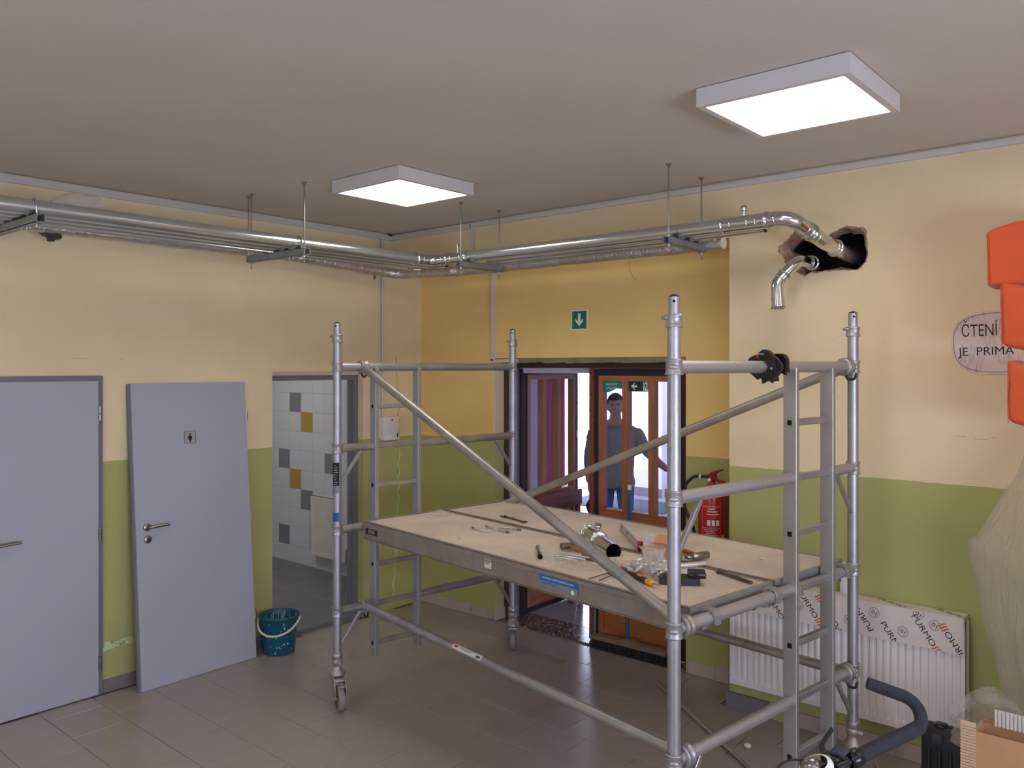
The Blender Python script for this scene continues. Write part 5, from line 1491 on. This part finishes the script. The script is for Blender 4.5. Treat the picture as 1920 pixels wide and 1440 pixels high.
# newspaper sign
ns = thing('newspaper_sign', 'hand-lettered newspaper cutting sign pinned to the cream wall', 'sign', (-.817, YB, 2.012))
def rr_outline(hx, hz, n=48, p=3.0):
    out = []
    for k in range(n):
        th = 2*PI*k/n; c_, s_ = math.cos(th), math.sin(th)
        out.append((hx*math.copysign(abs(c_)**(2/p), c_), hz*math.copysign(abs(s_)**(2/p), s_)))
    return out
M = frame((-.80, YB-.002, 2.171), (1, 0, 0), (0, 0, 1)) @ rotz(R(1.5))
MB().prism(rr_outline(.236, .158), .0012, M).build('paper', 'newsprint', ns)
oo = [M @ V((x, z, .0016)) for x, z in rr_outline(.224, .146)]
MB().tube(oo, .0012, 6, closed=True).build('ink_border', 'print_black', ns)
text_mb('ČTENÍ', .09, M @ tr(-.107, .075, .0018), fit=(.158, .083)).build('lettering', 'print_black', ns)
text_mb('JE  PRIMA', .09, M @ tr(-.083, -.047, .0018), fit=(.245, .054)).build('lettering', 'print_black', ns)

# orange padded blocks on a post
def pad(label, x0, x1, y0, y1, z0, z1, r, cut=0):
    bm = bmesh.new(); bmesh.ops.create_cube(bm, size=1)
    for v in bm.verts: v.co = V(((x0+x1)/2+v.co.x*(x1-x0), (y0+y1)/2+v.co.y*(y1-y0), (z0+z1)/2+v.co.z*(z1-z0)))
    bmesh.ops.bevel(bm, geom=list(bm.edges), offset=r, segments=4, profile=.6, affect='EDGES')
    bmesh.ops.subdivide_edges(bm, edges=[e for e in bm.edges if e.calc_length() > .08], cuts=4, use_grid_fill=True)
    for v in bm.verts:
        v.co += V((1, 1, 1))*.006*noise.noise(v.co*7)
        if cut and v.co.z > z1-.06 and v.co.x < x0+.07: v.co.z -= cut*(x0+.07-v.co.x)/.07
        if cut < 0 and v.co.z < z0+.07 and v.co.x < x0+.07: v.co.z -= cut*.7*(x0+.07-v.co.x)/.07
    bm.verts.index_update()
    mb = MB().add([v.co.copy() for v in bm.verts], [[v.index for v in f.verts] for f in bm.faces], True); bm.free()
    t = thing('padded_block', label, 'cushion', ((x0+x1)/2, (y0+y1)/2, z0), 0, 'orange padded blocks')
    mb.build('cover', 'orange_fabric', t)
    zz = (z0+z1)/2
    MB().tube([(x0+.01, y0-.001, z0+.02), (x0+.006, y0-.002, zz), (x0+.01, y0-.001, z1-.05)], .002, 6).build('seam', 'orange_fabric', t)
pad('topmost and widest orange padded block by the right edge', -.776, -.30, 4.06, 4.33, 2.402, 2.674, .022, .03)
pad('middle orange padded block overlapping the newspaper sign', -.726, -.30, 4.06, 4.33, 2.116, 2.392, .035, -.05)
pad('lowest orange padded block below the newspaper sign', -.702, -.28, 4.06, 4.33, 1.79, 2.048, .03, -.04)
sp = thing('display_post', 'thin grey post with black cap behind the orange blocks', 'post', (-.66, 4.36, 0))
MB().cyl((-.660, 4.36, .01), (-.660, 4.36, 2.75), .012, 16).build('tube', 'galv_dull', sp); MB().cyl((-.660, 4.36, 2.75), (-.660, 4.36, 2.775), .0135, 14).build('cap', 'black', sp)
MB().lathe([(.0, .012), (.15, .010), (.16, 0)], tr(-.66, 4.36, 0), 24).build('foot', 'black', sp)
MB().box(-.66, -.3, 4.335, 4.348, 1.85, 1.87).box(-.66, -.3, 4.335, 4.348, 2.2, 2.22).box(-.66, -.3, 4.335, 4.348, 2.5, 2.52).build('arms', 'galv_dull', sp)
# covered shelf and its dust sheet
shf = thing('shelf_rack', 'pale shelf rack hidden under the milky dust sheet', 'shelf', (-.2, 4.2, 0))
for x in (-.54, .3):
    for y in (4.06, 4.28): MB().box(x, x+.03, y, y+.03, 0, 1.5).build('upright', 'white_plain', shf)
for z in (.1, .8, 1.22): MB().box(-.54, .33, 4.06, 4.31, z, z+.02).build('shelf', 'carton', shf)
pf = [(1.95, -.40), (1.72, -.66), (1.565, -.70), (1.487, -.748), (1.35, -.815), (1.27, -.85), (1.248, -.885), (1.18, -.885), (1.05, -.868), (.90, -.842), (.72, -.795), (.55, -.745), (.30, -.69), (.10, -.66), (.005, -.65)]
vs_ = []; fs_ = []; K = 40
for i, (z, xl) in enumerate(pf):
    for k in range(K+1):
        t_ = k/K
        # path: from behind (near wall) round the left edge, along the front to the right
        if t_ < .25:
            u = t_/.25; x = xl+.10*(1-u)**1.5; y = 4.50-.22*u
        else:
            u = (t_-.25)/.75; x = xl+1.35*u; y = 4.28-.36*min(1, (u*3.2))**.8
        if z > 1.5: y = y+(z-1.5)*.35
        nn = noise.noise(V((x*5, z*2.2, 1.3)))*.028+noise.noise(V((x*14+z*3, z*5, 4.4)))*.012
        y = min(y+nn*(1 if t_ > .1 else .3), 4.56)
        vs_.append((x+noise.noise(V((z*6, t_*3, 2)))*.012, y, z))
for i in range(len(pf)-1):
    for k in range(K): a = i*(K+1)+k; fs_.append((a, a+1, a+K+2, a+K+1))
one('dust_sheet', MB().add(vs_, fs_, True), 'sheet_film', 'large milky plastic dust sheet draped at the right edge', 'sheet')
# black tool case
tc_ = thing('tool_case', 'black plastic tool case standing on the floor below the radiator', 'case', (-.93, 4.17, 0))
MB().rbox((-.93, 4.145, .195), (.25, .055, .385), .014, 2).build('shell', 'case_black', tc_); MB().rbox((-.93, 4.205, .192), (.25, .055, .38), .014, 2).build('shell', 'case_black', tc_)
MB().rbox((-.985, 4.175, .388), (.05, .06, .02), .006, 1).build('latch', 'black_gloss', tc_); MB().rbox((-.985, 4.112, .345), (.045, .012, .05), .004, 1).build('latch', 'mat_dark', tc_)
for k in range(5): MB().rbox((-1.02+.045*k, 4.113, .17), (.016, .012, .26), .004, 1).build('rib', 'case_black', tc_)
# carton with corrugated lining and film
ct = thing('open_carton', 'open carton with corrugated lining and film beside the tool case', 'carton', (-.58, 4.0, 0))
w = MB()
for a0, a1, b0, b1 in ((-.755, -.40, 3.71, 3.716), (-.755, -.40, 3.864, 3.87), (-.755, -.749, 3.71, 3.87), (-.406, -.40, 3.71, 3.87)): w.box(a0, a1, b0, b1, 0, .585)
w.box(-.755, -.40, 3.71, 3.87, 0, .006); w.build('body', 'carton_brown', ct)
w = MB()
for k in range(18): w.box(-.80, -.745, 3.700, 3.706, .40+.012*k, .407+.012*k)
w.box(-.80, -.745, 3.706, 3.709, .40, .62); w.build('corrugated_flap', 'corrugated', ct)
w = MB()
for k in range(14): w.box(-.70+.014*k, -.692+.014*k, 3.82, 3.827, .585, .65)
w.box(-.70, -.505, 3.827, 3.83, .585, .65); w.build('corrugated_flap', 'carton', ct)
vs_ = []; fs_ = []
for i in range(16):
    for j in range(16):
        u, v = i/15, j/15
        x = -.88+.36*u; y = 3.88+.05*math.sin(v*3); z = .45+.27*v*(.5+.5*math.sin(PI*min(1, u*1.1)))
        q_ = noise.noise(V((u*4, v*4, 9)))
        vs_.append((x+.03*q_, y+.04*noise.noise(V((u*5, v*5, 3))), z+.03*q_))
for i in range(15):
    for j in range(15): a = i*16+j; fs_.append((a, a+16, a+17, a+1))
MB().add(vs_, fs_).build('film', 'clear_film', ct)

# broom leaning on the right leaf
br = thing('broom', 'wide push broom with blue pole leaning on the right door leaf', 'broom', (-3.18, 4.94, 0))
Mq = frame((-3.183, 4.942, 0), (.612, .02, 0), (0, 0, 1))     # x along head, y up, z to room
pl = [(-.305, .068), (.305, .068), (.305, .098), (.06, .104), (.03, .118), (-.03, .118), (-.06, .104), (-.305, .098)]
MB().prism(pl, .055, Mq @ tr(0, 0, -.0275)).build('head', 'broom_wood', br)
rn = random.Random(6); w = MB()
for i in range(62):
    for j in range(4):
        x = -.30+.6*i/61+rn.uniform(-.003, .003); z = -.024+.016*j
        w.tube([(x, .070, z), (x+rn.uniform(-.006, .006)+(-.02 if i < 5 else .02*(i > 56)), .002, z*1.5+rn.uniform(-.006, .006))], [.004, .0022], 5, caps=False, M=Mq)
b_ = w.build('bristles', 'bristle', br); b_['kind'] = 'stuff'
MB().cyl((-3.20, 4.952, .10), (-3.222, 5.018, 1.165), .0125, 14).build('pole', 'blue_pole', br)
MB().cyl((-3.222, 5.018, 1.165), (-3.223, 5.021, 1.20), .0145, 14).build('pole_end', 'handle_white', br)
# wooden bench beside the left leaf, with dark bag
bn = thing('wooden_bench', 'brown wooden bench beside the open left door leaf', 'bench', (-4.28, 5.6, 0))
MB().rbox((-4.27, 5.56, .91), (.03, .62, .135), .012, 2).build('back_board', 'bench_wood', bn)
MB().rbox((-4.13, 5.70, .70), (.26, .40, .03), .008, 1).build('seat', 'bench_wood', bn)
for y in (5.62, 5.82):
    MB().box(-4.285, -4.255, y-.02, y+.02, .70, .86).build('back_post', 'bench_wood', bn)
for x, y in ((-4.27, 5.86), (-4.03, 5.86), (-4.27, 5.72), (-4.03, 5.72)): MB().box(x-.018, x+.018, y-.018, y+.018, 0, .69).build('leg', 'bench_wood', bn)
bgm = MB().ell((-4.10, 5.83, .83), (.075, .05, .115), None, 0, 16, 12)
for p in bgm.v: p += V((1, 1, 0))*.014*noise.noise(p*11)
bgt = thing('dark_bag', 'dark blue bag slumped on the end of the wooden bench', 'bag', (-4.10, 5.83, .716)); bgm.build('body', 'bag_blue', bgt)
MB().tube(fillet([(-4.14, 5.83, .92), (-4.13, 5.83, 1.0), (-4.07, 5.83, 1.0), (-4.06, 5.83, .92)], .03, 4), .008, 8).build('strap', 'bag_blue', bgt)
# steel tube on the floor
one('steel_tube', MB().cyl((-2.735, 4.60, .0145), (-1.60, 3.79, .0145), .0135, 18), 'galv', 'long thin steel tube lying on the floor under the scaffold', 'tube')
one('plaster_lump', MB().ell((-1.93, 4.17, .012), (.022, .018, .012), None, 0, 8, 5), 'foam', 'small plaster lump on the floor tiles by the ladder', 'debris')
# foyer things
one('door_mat', MB().rbox((-6.75, 10.35, .006), (1.75, 1.0, .012), .004, 1), 'mat_dark', 'dark grey mat on the pale foyer floor behind the man', 'mat')
w = MB(); vs_ = []; n_ = 24
for z in (.12, 2.55):
    for k in range(n_+1): vs_.append((-7.29+.38*k/n_, 9.12+.03*math.sin(k*1.5), z))
for z in (.12, 2.55):
    for k in range(n_+1): vs_.append((-7.29+.38*k/n_, 9.128+.03*math.sin(k*1.5), z))
m_ = n_+1
w.add(vs_, [(k, k+1, m_+k+1, m_+k) for k in range(n_)]+[(2*m_+k+1, 2*m_+k, 3*m_+k, 3*m_+k+1) for k in range(n_)], True)
cu = thing('red_curtain', 'magenta red fabric curtain seen through the left door leaf', 'curtain', (-7.04, 9.12, .12))
w.build('fabric', 'red_cloth', cu); MB().cyl((-7.35, 9.125, 2.57), (-6.75, 9.125, 2.57), .015, 10).cyl((-7.05, 9.125, 2.57), (-7.05, 9.125, 2.75), .012, 8).build('rail', 'brushed', cu)

# ================================================================ THE MAN
person = thing('person', 'man in grey-green sweater and jeans standing behind the right door leaf', 'person', (-4.47, 6.71, 0), R(33.7))
body = MB(); SQ = Matrix.Diagonal((1, .64, 1, 1))
body.tube([(0, 0, .86), (0, 0, .95), (0, 0, 1.05), (0, -.005, 1.18), (0, -.01, 1.30), (0, .0, 1.39), (0, .005, 1.44), (0, .005, 1.475)], [.165, .182, .178, .186, .204, .200, .150, .080], 22, M=SQ)
for s_ in (-1, 1): body.ell((s_*.185, .004, 1.392), (.076, .068, .070))
body.tube([(0, .005, 1.42), (0, -.004, 1.50), (0, -.014, 1.58)], [.074, .060, .056], 16)
for s_ in (-1, 1): body.tube([(s_*.17, .01, 1.425), (s_*.09, .01, 1.47), (s_*.03, .005, 1.525)], [.045, .045, .035], 12)
body.ell((0, -.022, 1.672), (.074, .096, .110)); body.ell((0, -.052, 1.622), (.058, .062, .072)); body.ell((0, -.088, 1.577), (.026, .022, .020))
body.ell((0, -.122, 1.652), (.0135, .018, .018)); body.ell((0, -.112, 1.675), (.010, .014, .026)); body.ell((0, -.100, 1.698), (.050, .016, .011))
for s_ in (-1, 1):
    body.ell((s_*.077, -.004, 1.655), (.010, .022, .032)); body.ell((s_*.042, -.086, 1.645), (.020, .018, .020))
body.ell((0, -.108, 1.612), (.026, .010, .006)); body.ell((0, -.106, 1.602), (.022, .010, .007))
def limb(pts, rs): body.tube(pts, rs, 14); [body.ell(p, (r, r, r)) for p, r in zip(pts, rs)]
limb([(-.212, .0, 1.395), (-.262, .02, 1.17), (-.255, -.045, .955)], [.064, .052, .036])
limb([(.212, .0, 1.395), (.310, -.02, 1.225), (.405, -.07, 1.135), (.485, -.115, 1.075)], [.064, .052, .040, .029])
def hand(w0, d, side, curl, palm_n):
    """w0 wrist, d pointing along the hand, side towards the thumb, palm normal"""
    w0, d, side, pn = V(w0), V(d).normalized(), V(side).normalized(), V(palm_n).normalized()
    M = Matrix.Identity(4)
    for i in range(3): M[i][0], M[i][1], M[i][2], M[i][3] = side[i], pn[i], d[i], w0[i]
    body.ell((0, 0, .045), (.038, .016, .050), M)
    for k, (o_, L_) in enumerate(((.028, .072), (.010, .080), (-.010, .076), (-.028, .060))):
        p0 = V((o_, 0, .075)); p1 = V((o_*1.12, .004, .075+L_*.45)); p2 = V((o_*1.15, .004+curl*.5, .075+L_*.78)); p3 = V((o_*1.15, .004+curl, .075+L_))
        body.tube([p0, p1, p2, p3], [.0095, .009, .0085, .0075], 8, M=M); body.ell(p3, (.0075, .0075, .0075), M)
    body.tube([(.030, .004, .022), (.052, .010, .045), (.060, .018, .072)], [.012, .0105, .0085], 8, M=M); body.ell((.060, .018, .072), (.0085, .0085, .0085), M)
hand((-.254, -.050, .945), (.03, -.10, -1), (.25, -.95, .1), .022, (1, .2, 0))
hand((.490, -.118, 1.071), (.80, -.40, -.50), (-.2, -.7, .55), .010, (.2, .4, -.8))
limb([(-.090, .0, .93), (-.105, -.012, .50), (-.115, .03, .09)], [.094, .062, .046]); limb([(.090, .0, .93), (.110, -.012, .50), (.130, .03, .09)], [.094, .062, .046])
for s_, x in ((-1, -.120), (1, .138)):
    body.ell((x+s_*.008, -.065, .048), (.046, .125, .044)); body.ell((x, .03, .05), (.042, .05, .05))
tmp = bpy.data.objects.new('tmp', body.mesh('tmp', 'skin')); COL.objects.link(tmp)
md = tmp.modifiers.new('r', 'REMESH'); md.mode = 'VOXEL'; md.voxel_size = .0075; md.use_smooth_shade = True
ms = tmp.modifiers.new('s', 'SMOOTH'); ms.factor = .5; ms.iterations = 3
dg = bpy.context.evaluated_depsgraph_get(); dg.update()
bme = bpy.data.meshes.new_from_object(tmp.evaluated_get(dg)); bpy.data.objects.remove(tmp)
bme.name = 'body'; bme.materials.clear()
for m_ in ('skin', 'sweater', 'jeans', 'shoe'): bme.materials.append(MATS[m_])
for p in bme.polygons:
    c = p.center; arm_r = c.x < -.18 and c.z < 1.0; k = 1
    if c.z > 1.492-.10*max(0, -c.y-.02): k = 0
    elif c.x > .345: k = 0
    elif c.x < -.183 and c.z < .985: k = 0
    elif c.z < .085 or (c.z < .10 and c.y < -.05): k = 3
    elif c.z < .885+.008*math.sin(c.x*40): k = 2
    p.material_index = k; p.use_smooth = True
# the sweater stands a little off the body, with an uneven hem
nrm_ = [v.normal.copy() for v in bme.vertices]
for v in bme.vertices:
    if .875 < v.co.z < .99 and abs(v.co.x) < .19:
        t_ = 1+.05*math.sin((v.co.z-.875)/.115*PI)+.02*noise.noise(v.co*20); v.co.x *= t_; v.co.y *= t_
    if .98 < v.co.z < 1.4 and abs(v.co.x) < .33: v.co += nrm_[v.index]*.006*noise.noise(V((v.co.x*9, v.co.y*9, v.co.z*14)))
bo = bpy.data.objects.new('body', bme); COL.objects.link(bo); bo.parent = person
hb_ = MB().ell((0, -.012, 1.690), (.083, .105, .105), None, 0, 64, 44)
keep = []
for f in hb_.f:
    c = sum((hb_.v[i] for i in f), V())/len(f)
    front = c.y < -.055
    if (front and c.z > 1.728+.006*noise.noise(V((c.x*30, 0, 3)))+.10*abs(c.x)*(c.x > 0)) or (not front and c.z > 1.665-.45*max(0, c.y) and not (abs(c.x) > .07 and c.y < -.02 and c.z < 1.70)): keep.append(f)
hb_.f = keep; hb_.sm = [True]*len(keep); hb_.mi = [0]*len(keep)
for p in hb_.v: p += (p-V((0, -.012, 1.69))).normalized()*(.006*noise.noise(p*45)+.003)
hb_.build('hair', 'hair', person, local=True)
for s_ in (-1, 1):
    MB().ell((s_*.031, -.1045, 1.672), (.0115, .005, .0045)).build('eye', 'eye_white', person, local=True)
    MB().ell((s_*.031, -.1088, 1.672), (.0055, .0022, .0046)).build('iris', 'black', person, local=True)
    MB().tube([(s_*.014, -.119, 1.690), (s_*.034, -.117, 1.694), (s_*.052, -.103, 1.689)], [.003, .0042, .002], 6).build('eyebrow', 'hair', person, local=True)
MB().tube([(-.022, -.1155, 1.6065), (0, -.119, 1.606), (.022, -.1155, 1.6065)], [.002, .0035, .002], 6).build('mouth', 'lips', person, local=True)
w = MB()
w.tube([V((.078*math.cos(t_), .002+.064*math.sin(t_), 1.486-.02*max(0, -math.sin(t_)))) for t_ in [2*PI*k/24 for k in range(24)]], .009, 8, closed=True); w.build('collar', 'sweater', person, local=True)
MB().rbox((-.185, -.045, .87), (.05, .09, .075), .016, 2).build('belt_pouch', 'black', person, local=True)

# ================================================================ BICYCLE (its handlebar reaches into the corner of the picture)
bi = thing('bicycle', 'bicycle with black handlebar grip in the lower right corner', 'bicycle', (-.45, 1.83, 0))
bar = fillet([(-.84, 1.60, 1.045), (-.82, 1.86, 1.050), (-.715, 2.06, 1.065), (-.655, 2.20, 1.085), (-.592, 2.335, 1.108), (-.622, 2.385, 1.150), (-.735, 2.335, 1.185)], .05, 7)
MB().tube(bar, .0125, 14).build('handlebar', 'black_gloss', bi)
g = fillet([(-.690, 2.118, 1.0725), (-.655, 2.20, 1.085), (-.592, 2.335, 1.108), (-.622, 2.385, 1.150), (-.733, 2.336, 1.1845)], .05, 8)
n_ = len(g); MB().tube(g, [.0185 if k < n_*.42 else .0165 for k in range(n_)], 16).build('grip', 'grip', bi)
d = (V((-.655, 2.20, 1.085))-V((-.715, 2.06, 1.065))).normalized()
MB().lathe([(.016, 0), (.0235, .004), (.0235, .034), (.018, .040)], axis_frame(V((-.690, 2.118, 1.0725))-d*.03, d), 18).build('grip_shifter', 'black_gloss', bi)
pb = V((-.718, 2.052, 1.064))
MB().cyl(pb-d*.012, pb+d*.012, .019, 16).rbox((pb.x-.012, pb.y, pb.z+.02), (.045, .035, .02), .006, 2).tube([(pb.x-.03, pb.y+.005, pb.z+.018), (pb.x-.055, pb.y+.05, pb.z+.02), (pb.x-.058, pb.y+.13, pb.z+.032)], [.008, .0065, .0065], 8).build('brake_lever', 'black_gloss', bi)
MB().rbox((pb.x+.004, pb.y+.012, pb.z+.036), (.036, .04, .012), .004, 1).build('brake_cover', 'bag_blue', bi)
hp = V((-.755, 1.985, 1.075))
MB().lathe([(.0, .022), (.014, .020), (.023, .013), (.026, .0), (.022, -.008), (0, -.010)], axis_frame(hp, (-.3, -.35, .9)), 22).build('bell', 'brushed', bi)
MB().lathe([(.033, .002), (.041, -.002), (.043, -.012), (.036, -.018)], axis_frame(hp+V((.004, .012, .004)), (-.3, -.35, .9)), 22).build('bell_base', 'print_white', bi)
MB().tube(fillet([pb+V((-.02, -.01, .01)), pb+V((-.10, -.06, .01)), pb+V((-.16, -.14, -.06)), pb+V((-.14, -.22, -.30))], .06, 6), .0028, 8).build('cable', 'black', bi)
st = V((-.82, 1.80, 1.045)); hd = V((-.95, 1.80, .60)); hub_f = V((-1.10, 1.80, .335))
hdir = (V((-.83, 1.80, .98))-hd).normalized()
MB().cyl(hd, V((-.83, 1.80, .98)), .019, 14).build('head_tube', 'bike_red', bi); MB().cyl(V((-.83, 1.80, .97)), st, .014, 12).cyl(st-V((0, .04, 0)), st+V((0, .06, 0)), .021, 14).build('stem', 'black_gloss', bi)
bbk = V((-.30, 1.80, .28)); seat = V((-.12, 1.80, .84)); hub_r = V((.05, 1.80, .335))
for nm, a, b, r_ in (('top_tube', V((-.86, 1.80, .92)), V((-.15, 1.80, .76)), .016), ('down_tube', hd+V((.02, 0, .05)), bbk, .018), ('seat_tube', bbk, seat, .016)):
    MB().cyl(a, b, r_, 14).build(nm, 'bike_red', bi)
for s_ in (-1, 1):
    MB().tube([hd+V((0, s_*.04, -.02)), hd+V((-.06, s_*.05, -.13)), hub_f+V((0, s_*.05, 0))], [.013, .012, .009], 10).build('fork_blade', 'black_gloss', bi)
    MB().cyl(bbk+V((0, s_*.03, 0)), hub_r+V((0, s_*.06, 0)), .009, 10).build('chain_stay', 'bike_red', bi)
    MB().cyl(V((-.15, 1.80+s_*.018, .76)), hub_r+V((0, s_*.06, 0)), .008, 10).build('seat_stay', 'bike_red', bi)
MB().box(hd.x-.012, hd.x+.012, 1.755, 1.845, hd.z-.03, hd.z).build('fork_crown', 'black_gloss', bi)
for hub in (hub_f, hub_r):
    tw = MB().ring(hub, (0, 1, 0), .315, .0195, 44, 10).build('tyre', 'black_rubber', bi)
    MB().lathe([(.285, -.010), (.297, -.010), (.297, .010), (.285, .010), (.285, -.010)], axis_frame(hub, (0, 1, 0)), 40).build('rim', 'brushed', bi)
    MB().cyl(hub-V((0, .065, 0)), hub+V((0, .065, 0)), .012, 12).build('hub', 'brushed', bi)
    for k in range(28):
        th = 2*PI*k/28; MB().cyl(hub+V((0, .03*(-1)**k, 0)), hub+V((.287*math.cos(th), 0, .287*math.sin(th))), .0011, 4, caps=False).build('spoke', 'brushed', bi)
MB().tube([(-.24, 1.80, .885), (-.10, 1.80, .885), (.0, 1.80, .893), (.04, 1.80, .89)], [.018, .03, .06, .03], 14).build('saddle', 'black', bi)
MB().lathe([(.0, -.006), (.085, -.004), (.09, 0), (.085, .004), (0, .006)], axis_frame(bbk+V((0, .05, 0)), (0, 1, 0)), 28).build('chainring', 'brushed', bi)
for s_ in (-1, 1):
    e_ = bbk+V((s_*.10, s_*.07, -s_*.12)); MB().cyl(bbk+V((0, s_*.055, 0)), e_, .009, 8).build('crank', 'black_gloss', bi); MB().rbox((e_.x, e_.y+s_*.045, e_.z), (.09, .07, .02), .005, 1).build('pedal', 'black', bi)
MB().tube([(-.27, 1.76, .30), (-.24, 1.66, .15), (-.20, 1.56, .012)], .008, 8).build('kick_stand', 'black', bi)
